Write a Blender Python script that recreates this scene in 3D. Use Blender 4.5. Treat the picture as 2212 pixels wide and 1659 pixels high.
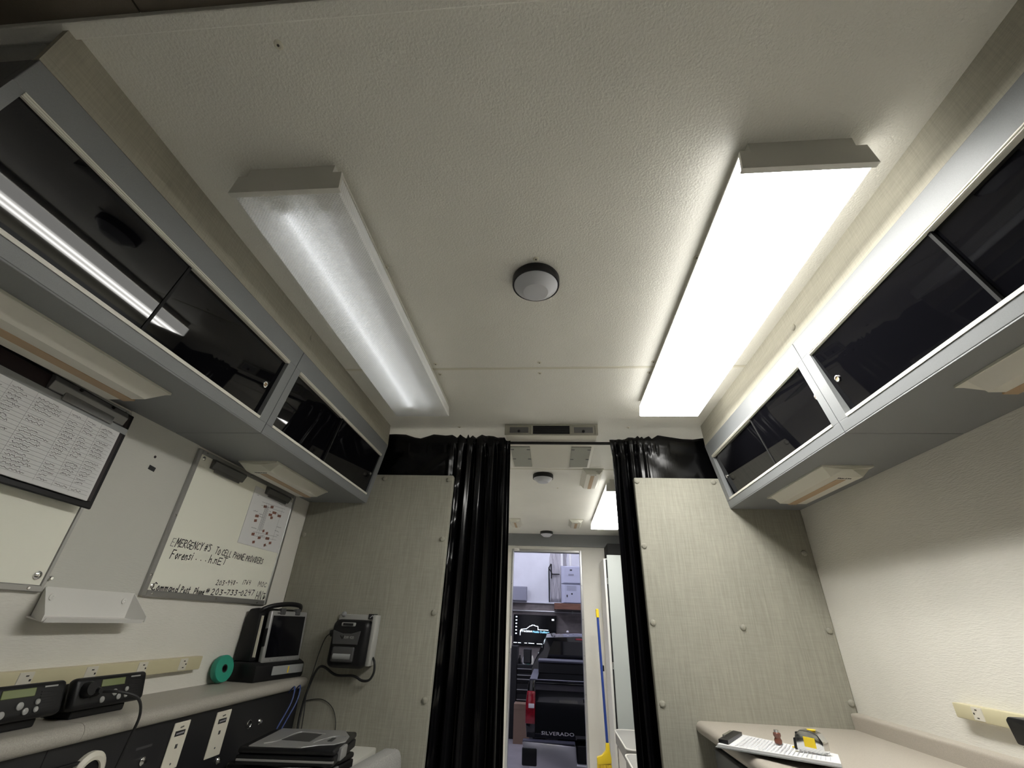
import bpy, bmesh, math, random
from mathutils import Matrix, Vector
random.seed(7)
S = bpy.context.scene
for o in list(bpy.data.objects): bpy.data.objects.remove(o)
COL = S.collection

# ---------------------------------------------------------------- camera
CAMZ = 1.17
cd = bpy.data.cameras.new('camera'); cam = bpy.data.objects.new('camera', cd); COL.objects.link(cam)
cd.sensor_width = 36.0; cd.lens = 933.09 / 2212 * 36.0; cd.clip_start = 0.02; cd.clip_end = 100
XA = Vector((0.99619085, -0.00679839, -0.08693433))      # world X in camera axes (right, down, forward)
YA = Vector((0.07919655, 0.48775757, 0.86937935))
ZA = Vector((0.0364925, -0.87295265, 0.48643804))
right = Vector((XA[0], YA[0], ZA[0])); down = Vector((XA[1], YA[1], ZA[1])); fwd = Vector((XA[2], YA[2], ZA[2]))
M = Matrix((right, -down, -fwd)).transposed().to_4x4(); M.translation = (0, 0, CAMZ)
cam.matrix_world = M
S.camera = cam

# ---------------------------------------------------------------- world, light levels, exposure
w = bpy.data.worlds.new('world'); S.world = w; w.use_nodes = True
w.node_tree.nodes['Background'].inputs[0].default_value = (0.55, 0.6, 0.7, 1)
w.node_tree.nodes['Background'].inputs[1].default_value = 0.012
S.view_settings.view_transform = 'Standard'; S.view_settings.look = 'None'
S.view_settings.gamma = 1; S.view_settings.use_curve_mapping = False
S.view_settings.exposure = 1.45
LAMP_STRENGTH = 9.0          # lit fluorescent lenses
LAMP_COLOR = (1.0, 0.985, 0.935)
SHOP_STRENGTH = 14.0         # shop lights out in the garage
SHOP_COLOR = (0.80, 0.82, 1.0)

# ---------------------------------------------------------------- materials
MATS = {}
def mat(name, col, rough=0.5, metal=0.0, bump=None, vary=None, spec=0.5, emit=None, sheen=0.0, coat=0.0):
    """bump=(scale or (sx,sy,sz), strength, distance), vary=(scale vec, amount)"""
    m = bpy.data.materials.new(name); m.use_nodes = True; nt = m.node_tree; N = nt.nodes; L = nt.links
    b = N['Principled BSDF']
    b.inputs['Base Color'].default_value = (*col, 1); b.inputs['Roughness'].default_value = rough
    b.inputs['Metallic'].default_value = metal; b.inputs['Specular IOR Level'].default_value = spec
    if sheen: b.inputs['Sheen Weight'].default_value = sheen
    if coat: b.inputs['Coat Weight'].default_value = coat; b.inputs['Coat Roughness'].default_value = 0.03
    if emit:
        b.inputs['Emission Color'].default_value = (*emit[0], 1); b.inputs['Emission Strength'].default_value = emit[1]
    tc = N.new('ShaderNodeTexCoord')
    def noise(scale, detail=3):
        mp = N.new('ShaderNodeMapping'); L.new(tc.outputs['Object'], mp.inputs['Vector'])
        mp.inputs['Scale'].default_value = scale if isinstance(scale, tuple) else (scale,)*3
        n = N.new('ShaderNodeTexNoise'); n.inputs['Scale'].default_value = 1; n.inputs['Detail'].default_value = detail
        L.new(mp.outputs[0], n.inputs['Vector']); return n
    if bump:
        n = noise(bump[0]); bp = N.new('ShaderNodeBump'); bp.inputs['Strength'].default_value = bump[1]
        bp.inputs['Distance'].default_value = bump[2]; L.new(n.outputs['Fac'], bp.inputs['Height'])
        L.new(bp.outputs[0], b.inputs['Normal'])
    if vary:
        prev = None
        for sc, amt in (vary if isinstance(vary, list) else [vary]):
            n = noise(sc, 4)
            mr = N.new('ShaderNodeMapRange'); L.new(n.outputs['Fac'], mr.inputs[0])
            mr.inputs[1].default_value = 0.3; mr.inputs[2].default_value = 0.7
            mr.inputs[3].default_value = 1-amt; mr.inputs[4].default_value = 1+amt
            if prev is not None:
                mu = N.new('ShaderNodeMath'); mu.operation = 'MULTIPLY'
                L.new(prev, mu.inputs[0]); L.new(mr.outputs[0], mu.inputs[1]); prev = mu.outputs[0]
            else: prev = mr.outputs[0]
        vm = N.new('ShaderNodeVectorMath'); vm.operation = 'SCALE'; vm.inputs[0].default_value = col
        L.new(prev, vm.inputs['Scale']); L.new(vm.outputs[0], b.inputs['Base Color'])
    MATS[name] = m; return m
mat('ceiling', (0.78, 0.765, 0.70), 0.38, bump=(190, 0.75, 0.0025), vary=(3, 0.03))
mat('ceiling_seam', (0.66, 0.63, 0.52), 0.45)
mat('ceiling_back_shade', (0.13, 0.11, 0.085), 0.6, bump=(200, 0.3, 0.002))  # shade over the rear ceiling put into the colour
mat('wall', (0.74, 0.72, 0.66), 0.5, bump=((60, 60, 330), 0.45, 0.0025), vary=(4, 0.04))
mat('wall_grey', (0.58, 0.575, 0.53), 0.5, bump=((60, 60, 330), 0.3, 0.002))
mat('fabric', (0.31, 0.30, 0.25), 0.85, bump=((500, 500, 60), 0.4, 0.0015), vary=[((230, 230, 10), 0.11), ((14, 14, 220), 0.05), (5, 0.04)])
mat('strip_fabric', (0.40, 0.38, 0.31), 0.85, bump=((500, 60, 500), 0.4, 0.0015), vary=[((230, 10, 230), 0.07), ((14, 260, 14), 0.07)])
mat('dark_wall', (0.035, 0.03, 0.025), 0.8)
mat('cab_grey', (0.195, 0.202, 0.208), 0.45, bump=(900, 0.12, 0.001), vary=(500, 0.05))
mat('acrylic', (0.003, 0.003, 0.004), 0.025, spec=0.36)
mat('track', (0.72, 0.70, 0.62), 0.4)
mat('chrome', (0.75, 0.75, 0.74), 0.15, 1.0)
mat('alu', (0.42, 0.42, 0.41), 0.35, 0.8)
mat('fix_white', (0.66, 0.65, 0.60), 0.4)
mat('tube_white', (0.9, 0.9, 0.9), 0.28, spec=1.0, coat=1.0)
MATS['tube_white'].node_tree.nodes['Principled BSDF'].inputs['Coat Roughness'].default_value = 0.3
MATS['tube_white'].node_tree.nodes['Principled BSDF'].inputs['Coat IOR'].default_value = 2.2
mat('tube_added_glow', (0.9, 0.9, 0.9), 0.28, emit=((.93, .96, 1.0), .75))  # emission added to draw the bright streak in the left lens
mat('tube_added_glow_weak', (0.9, 0.9, 0.9), 0.28, emit=((.93, .96, 1.0), .16))  # weaker added emission for the second streak
mat('reflector', (0.92, 0.92, 0.90), 0.4)
mat('lite_lens', (0.62, 0.60, 0.53), 0.3, bump=((200, 30, 200), 0.1, 0.001))
mat('lite_tube', (0.42, 0.29, 0.17), 0.5)
mat('lite_cap', (0.62, 0.61, 0.53), 0.4)
mat('black_plastic', (0.007, 0.007, 0.008), 0.4, spec=0.3)
mat('black_matte', (0.006, 0.006, 0.007), 0.7)
mat('case_black', (0.0015, 0.0015, 0.0016), 0.8)
mat('curtain', (0.0025, 0.0025, 0.003), 0.17, spec=0.28, bump=((140, 140, 20), 0.08, 0.002))
mat('dome_white', (0.55, 0.56, 0.60), 0.35)
mat('rubber', (0.01, 0.01, 0.011), 0.6)
mat('white_board', (0.88, 0.875, 0.77), 0.25)
mat('paper', (0.72, 0.72, 0.72), 0.8)
mat('ink', (0.012, 0.012, 0.014), 0.5)
mat('ink_soft', (0.16, 0.16, 0.17), 0.7)
mat('ink_red', (0.24, 0.11, 0.08), 0.7)
mat('ink_line', (0.28, 0.28, 0.30), 0.7)
mat('ruled', (0.45, 0.47, 0.52), 0.7)
mat('maroon', (0.018, 0.009, 0.011), 0.5)
mat('printer_mount', (0.36, 0.36, 0.34), 0.5)
mat('clip_grey', (0.20, 0.20, 0.20), 0.35, 0.5)
mat('ink_list', (0.06, 0.06, 0.065), 0.7)
mat('steel_dark', (0.16, 0.16, 0.16), 0.4, 0.8)
mat('sheet_white', (0.74, 0.73, 0.70), 0.45)
mat('beige', (0.60, 0.55, 0.36), 0.45)
mat('slot', (0.03, 0.025, 0.02), 0.7)
mat('laminate', (0.36, 0.34, 0.30), 0.4, vary=(420, 0.16))
mat('laminate_warm', (0.44, 0.40, 0.345), 0.4, vary=(420, 0.10))
mat('panel_black', (0.010, 0.010, 0.012), 0.45)
mat('plate', (0.66, 0.63, 0.54), 0.45)
mat('lcd', (0.16, 0.19, 0.08), 0.2)
mat('button', (0.33, 0.33, 0.32), 0.4)
mat('teal', (0.03, 0.30, 0.21), 0.35)
mat('grey_plastic', (0.30, 0.31, 0.31), 0.4)
mat('screen_dark', (0.004, 0.004, 0.006), 0.12)
mat('silver', (0.38, 0.38, 0.38), 0.35, 0.5)
mat('dark_grey', (0.06, 0.06, 0.062), 0.45)
mat('chair_fabric', (0.32, 0.315, 0.30), 0.9, vary=(700, 0.35), bump=(700, 0.5, 0.002))
mat('piping', (0.70, 0.69, 0.65), 0.5)
mat('blue_cable', (0.03, 0.06, 0.22), 0.45)
mat('desk_white', (0.60, 0.59, 0.54), 0.5)
mat('yellow', (0.80, 0.58, 0.02), 0.45)
mat('bristle', (0.62, 0.42, 0.02), 0.7, vary=((300, 300, 6), 0.3))
mat('blue', (0.015, 0.045, 0.25), 0.35)
mat('locker', (0.42, 0.45, 0.44), 0.4)
mat('amber', (0.16, 0.06, 0.04), 0.15)
mat('filter', (0.33, 0.335, 0.29), 0.7, bump=(900, 0.4, 0.002))
mat('acwhite', (0.62, 0.60, 0.52), 0.4)
mat('acgrey', (0.30, 0.29, 0.24), 0.45)
mat('vinyl_floor', (0.72, 0.71, 0.68), 0.5, vary=(60, 0.1))  # kept pale so the floor bounces light up to the ceiling
mat('garage_white', (0.74, 0.74, 0.78), 0.6, vary=(2, 0.05))
mat('garage_block', (0.24, 0.21, 0.20), 0.8, vary=[(5, 0.18), ((3, 3, 20), 0.1)])
mat('garage_floor', (0.30, 0.28, 0.30), 0.35, vary=(3, 0.15))
mat('garage_ceiling', (0.5, 0.5, 0.52), 0.8)
mat('steel_grey', (0.28, 0.28, 0.34), 0.5)
mat('furnace', (0.46, 0.47, 0.58), 0.4)
mat('wood', (0.17, 0.075, 0.045), 0.6, vary=((4, 30, 30), 0.2))
mat('plastic_sheet', (0.50, 0.48, 0.50), 0.25)
mat('paint', (0.004, 0.004, 0.006), 0.12, coat=1.0)
mat('bed_cap', (0.05, 0.05, 0.075), 0.55)
mat('lamp_red', (0.30, 0.008, 0.02), 0.12, coat=0.6, vary=(14, .35))
mat('lamp_clear', (0.75, 0.72, 0.75), 0.15)
mat('bumper_chrome', (0.55, 0.54, 0.56), 0.28, 0.7)
mat('cardboard', (0.24, 0.155, 0.11), 0.8)
mat('tv_white', (0.8, 0.85, 0.9), 0.5, emit=((0.8, 0.9, 1.0), 1.0))
mat('tv_blue', (0.2, 0.5, 0.7), 0.5, emit=((0.25, 0.6, 0.85), 0.9))
mat('glass_dark', (0.01, 0.01, 0.012), 0.05)
mat('shop_lamp', (1, 1, 1), 0.5, emit=(SHOP_COLOR, SHOP_STRENGTH))
mat('lens_lit', (0.9, 0.9, 0.88), 0.4, emit=(LAMP_COLOR, LAMP_STRENGTH))
def lens_bands():
    nt = MATS['lens_lit'].node_tree; N = nt.nodes; L = nt.links
    tc = N.new('ShaderNodeTexCoord'); sx = N.new('ShaderNodeSeparateXYZ'); L.new(tc.outputs['Object'], sx.inputs[0])
    def mth(op, a, b=None):
        n = N.new('ShaderNodeMath'); n.operation = op
        for i, q in enumerate((a, b)):
            if q is None: continue
            if isinstance(q, (int, float)): n.inputs[i].default_value = q
            else: L.new(q, n.inputs[i])
        return n.outputs[0]
    d = mth('DIVIDE', mth('SUBTRACT', mth('ABSOLUTE', sx.outputs['X']), .06), .028)
    e = mth('POWER', 2.718, mth('MULTIPLY', mth('MULTIPLY', d, d), -1))
    L.new(mth('MULTIPLY', mth('ADD', mth('MULTIPLY', e, 1.15), .55), LAMP_STRENGTH), N['Principled BSDF'].inputs['Emission Strength'])
lens_bands()
mat('lens_side', (0.9, 0.9, 0.88), 0.4, emit=(LAMP_COLOR, LAMP_STRENGTH*.19))   # ribbed sides pass less light than the open bottom
mat('metal_grey', (0.5, 0.5, 0.5), 0.35, 0.7)

def lens_off():
    m = bpy.data.materials.new('prismatic_lens'); m.use_nodes = True; nt = m.node_tree; N = nt.nodes; L = nt.links
    N.remove(N['Principled BSDF']); out = N['Material Output']
    tc = N.new('ShaderNodeTexCoord'); mp = N.new('ShaderNodeMapping'); L.new(tc.outputs['Object'], mp.inputs[0])
    mp.inputs['Scale'].default_value = (160, 160, 160); mp.inputs['Rotation'].default_value = (0, 0, 0.785)
    ck = N.new('ShaderNodeTexVoronoi'); ck.distance = 'CHEBYCHEV'; ck.inputs['Randomness'].default_value = 0; ck.inputs['Scale'].default_value = 1
    L.new(mp.outputs[0], ck.inputs['Vector'])
    bp = N.new('ShaderNodeBump'); bp.inputs['Strength'].default_value = 1.0; bp.inputs['Distance'].default_value = 0.006
    L.new(ck.outputs['Distance'], bp.inputs['Height'])
    tr = N.new('ShaderNodeBsdfTransparent'); tr.inputs[0].default_value = (1, 1, 1, 1)
    tl = N.new('ShaderNodeBsdfTranslucent'); tl.inputs[0].default_value = (0.97, 0.97, 0.96, 1)
    df = N.new('ShaderNodeBsdfDiffuse'); df.inputs[0].default_value = (0.95, 0.95, 0.93, 1)
    gl = N.new('ShaderNodeBsdfGlossy'); gl.inputs['Roughness'].default_value = 0.30; L.new(bp.outputs[0], gl.inputs['Normal'])
    a = N.new('ShaderNodeMixShader'); a.inputs[0].default_value = 0.60; L.new(tl.outputs[0], a.inputs[1]); L.new(df.outputs[0], a.inputs[2])
    b = N.new('ShaderNodeMixShader'); b.inputs[0].default_value = 0.12; L.new(a.outputs[0], b.inputs[1]); L.new(gl.outputs[0], b.inputs[2])
    mr = N.new('ShaderNodeMapRange'); L.new(ck.outputs['Distance'], mr.inputs[0]); mr.inputs[1].default_value = 0.1; mr.inputs[2].default_value = 0.5
    mr.inputs[3].default_value = 0.55; mr.inputs[4].default_value = 0.92
    c = N.new('ShaderNodeMixShader'); L.new(mr.outputs[0], c.inputs[0]); L.new(tr.outputs[0], c.inputs[1]); L.new(b.outputs[0], c.inputs[2])
    L.new(c.outputs[0], out.inputs[0]); MATS['prism'] = m
lens_off()

# ---------------------------------------------------------------- geometry helpers
MW = {}
def B(): return bmesh.new()
def merge(bm, tmp):
    me = bpy.data.meshes.new('tmp'); tmp.to_mesh(me); tmp.free(); bm.from_mesh(me); bpy.data.meshes.remove(me); return bm
def box(x0, x1, y0, y1, z0, z1, bev=0.0, seg=2, bm=None):
    t = B(); bmesh.ops.create_cube(t, size=1)
    for v in t.verts: v.co = ((x0+x1)/2+v.co.x*(x1-x0), (y0+y1)/2+v.co.y*(y1-y0), (z0+z1)/2+v.co.z*(z1-z0))
    if bev: bmesh.ops.bevel(t, geom=list(t.edges), offset=bev, segments=seg, profile=0.5, affect='EDGES')
    return t if bm is None else merge(bm, t)
def xf(bm, mtx): bmesh.ops.transform(bm, matrix=mtx, verts=bm.verts); return bm
def prism(pts, axis, a, b, bm=None, bev=0.0):
    """pts: 2D polygon; axis 'x': (y,z), 'y': (x,z), 'z': (x,y)"""
    t = B()
    def P(p, h): return {'x': (h, p[0], p[1]), 'y': (p[0], h, p[1]), 'z': (p[0], p[1], h)}[axis]
    lo = [t.verts.new(P(p, a)) for p in pts]; hi = [t.verts.new(P(p, b)) for p in pts]; n = len(pts)
    t.faces.new(lo); t.faces.new(hi[::-1])
    for i in range(n): t.faces.new((lo[i], hi[i], hi[(i+1) % n], lo[(i+1) % n]))
    bmesh.ops.recalc_face_normals(t, faces=t.faces)
    if bev: bmesh.ops.bevel(t, geom=list(t.edges), offset=bev, segments=2, profile=0.5, affect='EDGES')
    return t if bm is None else merge(bm, t)
def ring_frame(axis):
    a = Vector(axis).normalized(); u = a.orthogonal().normalized(); return u, a.cross(u), a
def lathe(c, axis, prof, n=24, bm=None):
    """prof: list of (radius, height along axis)"""
    t = B(); u, v, a = ring_frame(axis); c = Vector(c); rings = []
    for r, h in prof:
        if r < 1e-6: rings.append([t.verts.new(c+a*h)])
        else: rings.append([t.verts.new(c+a*h+(u*math.cos(2*math.pi*k/n)+v*math.sin(2*math.pi*k/n))*r) for k in range(n)])
    for A, Bq in zip(rings, rings[1:]):
        for k in range(n):
            k2 = (k+1) % n
            if len(A) == 1 and len(Bq) == 1: continue
            if len(A) == 1: t.faces.new((A[0], Bq[k2], Bq[k]))
            elif len(Bq) == 1: t.faces.new((A[k], A[k2], Bq[0]))
            else: t.faces.new((A[k], A[k2], Bq[k2], Bq[k]))
    for R in (rings[0], rings[-1]):
        if len(R) > 1 and prof[0] != prof[-1]:
            try: t.faces.new(R)
            except ValueError: pass
    bmesh.ops.recalc_face_normals(t, faces=t.faces)
    return t if bm is None else merge(bm, t)
def cyl(p0, p1, r, n=16, bm=None, r1=None):
    d = Vector(p1)-Vector(p0); return lathe(p0, d, [(r, 0), (r if r1 is None else r1, d.length)], n, bm)
def smooth_path(pts, k=6):
    P = [Vector(p) for p in pts]; out = []
    for i in range(len(P)-1):
        p0 = P[max(i-1, 0)]; p1 = P[i]; p2 = P[i+1]; p3 = P[min(i+2, len(P)-1)]
        for j in range(k):
            t = j/k
            out.append(0.5*((2*p1)+(-p0+p2)*t+(2*p0-5*p1+4*p2-p3)*t*t+(-p0+3*p1-3*p2+p3)*t**3))
    out.append(P[-1]); return out
def tube(pts, r, n=8, smooth=True, bm=None):
    P = smooth_path(pts) if smooth else [Vector(p) for p in pts]
    t = B(); rings = []; u = None
    for i, p in enumerate(P):
        d = (P[min(i+1, len(P)-1)]-P[max(i-1, 0)]).normalized()
        if u is None: u = d.orthogonal().normalized()
        u = (u-d*u.dot(d)).normalized(); v = d.cross(u)
        rings.append([t.verts.new(p+(u*math.cos(2*math.pi*k/n)+v*math.sin(2*math.pi*k/n))*r) for k in range(n)])
    for A, Bq in zip(rings, rings[1:]):
        for k in range(n): t.faces.new((A[k], A[(k+1) % n], Bq[(k+1) % n], Bq[k]))
    t.faces.new(rings[0][::-1]); t.faces.new(rings[-1])
    bmesh.ops.recalc_face_normals(t, faces=t.faces)
    return t if bm is None else merge(bm, t)
def quad(pts, bm=None):
    t = B() if bm is None else bm; t.faces.new([t.verts.new(p) for p in pts]); return t
def strokes(lines, wd, fn, bm=None, th=0.0):
    """flat pen strokes: 2D polylines mapped into space by fn(u, v)"""
    t = B() if bm is None else bm
    for ln in lines:
        for a, b in zip(ln, ln[1:]):
            dx, dy = b[0]-a[0], b[1]-a[1]; l = math.hypot(dx, dy)
            if l < 1e-7: continue
            ex, ey = dx/l*wd*0.4, dy/l*wd*0.4; nx, ny = -dy/l*wd/2, dx/l*wd/2
            t.faces.new([t.verts.new(fn(*p)) for p in ((a[0]-ex+nx, a[1]-ey+ny), (a[0]-ex-nx, a[1]-ey-ny), (b[0]+ex-nx, b[1]+ey-ny), (b[0]+ex+nx, b[1]+ey+ny))])
    return t

def _finish(name, bm, m, smooth):
    me = bpy.data.meshes.new(name); bm.to_mesh(me); bm.free()
    me.materials.append(MATS[m])
    if smooth:
        for p in me.polygons: p.use_smooth = True
        try: me.set_sharp_from_angle(angle=math.radians(smooth if smooth is not True else 40))
        except Exception: pass
    o = bpy.data.objects.new(name, me); COL.objects.link(o); return o
def origin_shift(bm):
    xs = [v.co.x for v in bm.verts]; ys = [v.co.y for v in bm.verts]; zs = [v.co.z for v in bm.verts]
    return Vector(((min(xs)+max(xs))/2, (min(ys)+max(ys))/2, min(zs)))
def part(name, bm, m, parent, smooth=False, local=False):
    if not local: xf(bm, MW[parent].inverted())
    o = _finish(name, bm, m, smooth); o.parent = parent; MW[o] = MW[parent]; return o
def single(name, bm, m, label, cat, group=None, smooth=False):
    c = origin_shift(bm); xf(bm, Matrix.Translation(-c))
    o = _finish(name, bm, m, smooth); o.location = c; MW[o] = Matrix.Translation(c)
    o['label'] = label; o['category'] = cat
    if group: o['group'] = group
    return o
def struct(name, bm, m, label=None, smooth=False):
    c = origin_shift(bm); xf(bm, Matrix.Translation(-c))
    o = _finish(name, bm, m, smooth); o.location = c; MW[o] = Matrix.Translation(c); o['kind'] = 'structure'
    o['label'] = label or name.replace('_', ' '); return o
def thing(name, label, cat, loc, rotz=0.0, group=None):
    o = bpy.data.objects.new(name, None); COL.objects.link(o); o.empty_display_size = 0.05
    o.location = loc; o.rotation_euler = (0, 0, rotz); o['label'] = label; o['category'] = cat
    if group: o['group'] = group
    MW[o] = Matrix.Translation(loc) @ Matrix.Rotation(rotz, 4, 'Z'); return o
def dup(root, loc, label, rotz=None):
    r = root.copy(); COL.objects.link(r); r.location = loc; r['label'] = label
    if rotz is not None: r.rotation_euler = (0, 0, rotz)
    for ch in list(root.children):
        c = ch.copy(); COL.objects.link(c); c.parent = r
        for g in ch.children:
            d = g.copy(); COL.objects.link(d); d.parent = c
    return r
def text_bm(s, size, mtx, extrude=0.0, width=None):
    cu = bpy.data.curves.new('txt', 'FONT'); cu.body = s; cu.size = size; cu.extrude = extrude; cu.resolution_u = 2
    o = bpy.data.objects.new('txt', cu); COL.objects.link(o)
    me = bpy.data.meshes.new_from_object(o.evaluated_get(bpy.context.evaluated_depsgraph_get()))
    t = B(); t.from_mesh(me); bpy.data.objects.remove(o); bpy.data.meshes.remove(me)
    if width:
        mx = max(v.co.x for v in t.verts)
        for v in t.verts: v.co.x *= width/mx
    return xf(t, mtx)
def basis(u, v, o):
    u = Vector(u).normalized(); v = Vector(v).normalized(); n = u.cross(v)
    m = Matrix((u, v, n)).transposed().to_4x4(); m.translation = o; return m

# dimensions
XL, XR, YP, ZC = -1.314, 1.235, 2.28, 2.17
FZ = -.14                     # cabin floor
YD = 5.65

# ---------------------------------------------------------------- the setting
struct('floor', box(XL-.08, XR+.08, -1.6, YD+.1, FZ-.06, FZ), 'vinyl_floor', 'pale vinyl vehicle floor, lightened to bounce light upward')
ceil = struct('ceiling', box(XL-.08, XR+.08, -1.6, YD+.1, ZC+.012, ZC+.08), 'dark_wall', 'textured off-white ceiling of the vehicle')
for a, b in ((.347, 1.640), (1.648, 3.058), (3.064, YD+.02)):
    part('ceiling_panel', box(XL, XR, a, b, ZC, ZC+.011), 'ceiling', ceil)
for a, b in ((1.636, 1.652), (3.055, 3.067)):
    part('seam_strip', box(XL, XR, a, b, ZC-.002, ZC+.008, .001, 1), 'ceiling_seam', ceil)
part('edge_trim', box(XL, XR, .318, .347, ZC-.012, ZC+.01, .003), 'ceiling', ceil)
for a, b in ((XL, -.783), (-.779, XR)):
    part('ceiling_panel', box(a, b, -1.55, .318, ZC+.004, ZC+.012), 'ceiling_back_shade', ceil)
for (x, y) in ((-.538, .385), (-.529, 1.003), (.45, 1.003), (-.04, .988), (-.044, 1.597), (-.044, 1.688), (-.529, 2.30), (.442, 2.30), (-.505, 1.60), (-.505, 1.69), (.44, 1.60), (.44, 1.69), (.06, 3.55)):
    s = part('screw', lathe((x, y, ZC), (0, 0, -1), [(.0095, 0), (.009, .0015), (.006, .0028), (.0058, .0022)], 14), 'ceiling_seam', ceil, True)
    part('screw_head', lathe((x, y, ZC-.001), (0, 0, -1), [(.0025, 0), (.0025, .0025), (0, .0027)], 8), 'slot', s, True)

wl = struct('wall_left', box(XL-.08, XL, .33, YD+.1, FZ, ZC+.02), 'wall', 'cream textured left wall of the vehicle')
part('wall_panel', box(XL, XL+.004, 1.13, 1.428, 1.20, 1.718), 'wall_grey', wl)
part('wall_sticker', xf(box(0, .0008, -.013, .013, -.007, .007), Matrix.Translation((XL+.004, 1.281, 1.577)) @ Matrix.Rotation(-.10, 4, 'X')), 'ink', wl)
part('screw_hole', lathe((XL+.004, 1.274, 1.614), (1, 0, 0), [(.0045, 0), (.0045, .001), (0, .001)], 10), 'maroon', wl)
wr = struct('wall_right', box(XR, XR+.08, .33, YD+.1, FZ, ZC+.02), 'wall', 'cream textured right wall of the vehicle')
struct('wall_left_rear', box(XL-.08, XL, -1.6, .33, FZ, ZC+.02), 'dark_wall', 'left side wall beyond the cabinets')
struct('wall_right_rear', box(XR, XR+.08, -1.6, .33, FZ, ZC+.02), 'wall', 'right side wall beyond the cabinets')
struct('wall_back', box(XL-.08, XR+.08, -1.68, -1.6, FZ, ZC+.02), 'wall', 'wall behind the camera')
# end wall with the open doorway
bm = box(XL, -.478, YD, YD+.08, FZ, ZC); box(.372, XR, YD, YD+.08, FZ, ZC, bm=bm); box(-.478, .372, YD, YD+.08, 1.99, ZC, bm=bm)
we = struct('wall_end', bm, 'wall', 'cream end wall around the open doorway')
struct('trim_5', box(XL, XR, YD-.035, YD, 2.03, ZC), 'cab_grey', 'grey header band over the end doorway')
d1 = struct('door_1', box(-.478, -.455, YD-.01, YD+.09, FZ, 1.99, .004), 'metal_grey', 'aluminium frame of the open end doorway')
part('door_jamb', box(.347, .372, YD-.01, YD+.09, FZ, 1.99, .004), 'metal_grey', d1)
part('door_head', box(-.455, .347, YD-.01, YD+.09, 1.962, 1.99, .004), 'metal_grey', d1)
part('door_latch', box(-.452, -.385, YD-.03, YD-.008, 1.966, 1.998, .004), 'sheet_white', d1)
part('strike_plate', box(-.462, -.446, YD-.016, YD-.005, .94, 1.06, .003), 'sheet_white', d1)
for zz in (1.6, 1.25, .9, .55):
    for xx in (-.468, .360):
        part('screw', lathe((xx, YD-.01, zz), (0, -1, 0), [(.004, 0), (.003, .002), (0, .0025)], 8), 'steel_dark', d1, True)

# fabric strips between ceiling and overhead cabinets
def strip(n, xt, xb, out, btn, label):
    o = struct(n, prism([(xt, ZC), (xb, 2.046), (xb+out*.012, 2.046), (xt+out*.012, ZC)], 'y', .33, YP), 'strip_fabric', label)
    for y, z in btn:
        xx = xt+(xb-xt)*(ZC-z)/(ZC-2.046)
        part('button', lathe((xx, y, z), (-out, 0, 0), [(.0115, 0), (.0115, .002), (.009, .0045), (0, .0055)], 16), 'strip_fabric', o, True)
strip('trim_1', -.938, -.931, -1, [(1.333, 2.128)], 'fabric strip between the ceiling and left overhead cabinets')
strip('trim_2', .832, .836, 1, [(1.27, 2.096)], 'fabric strip between the ceiling and right overhead cabinets')

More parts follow.
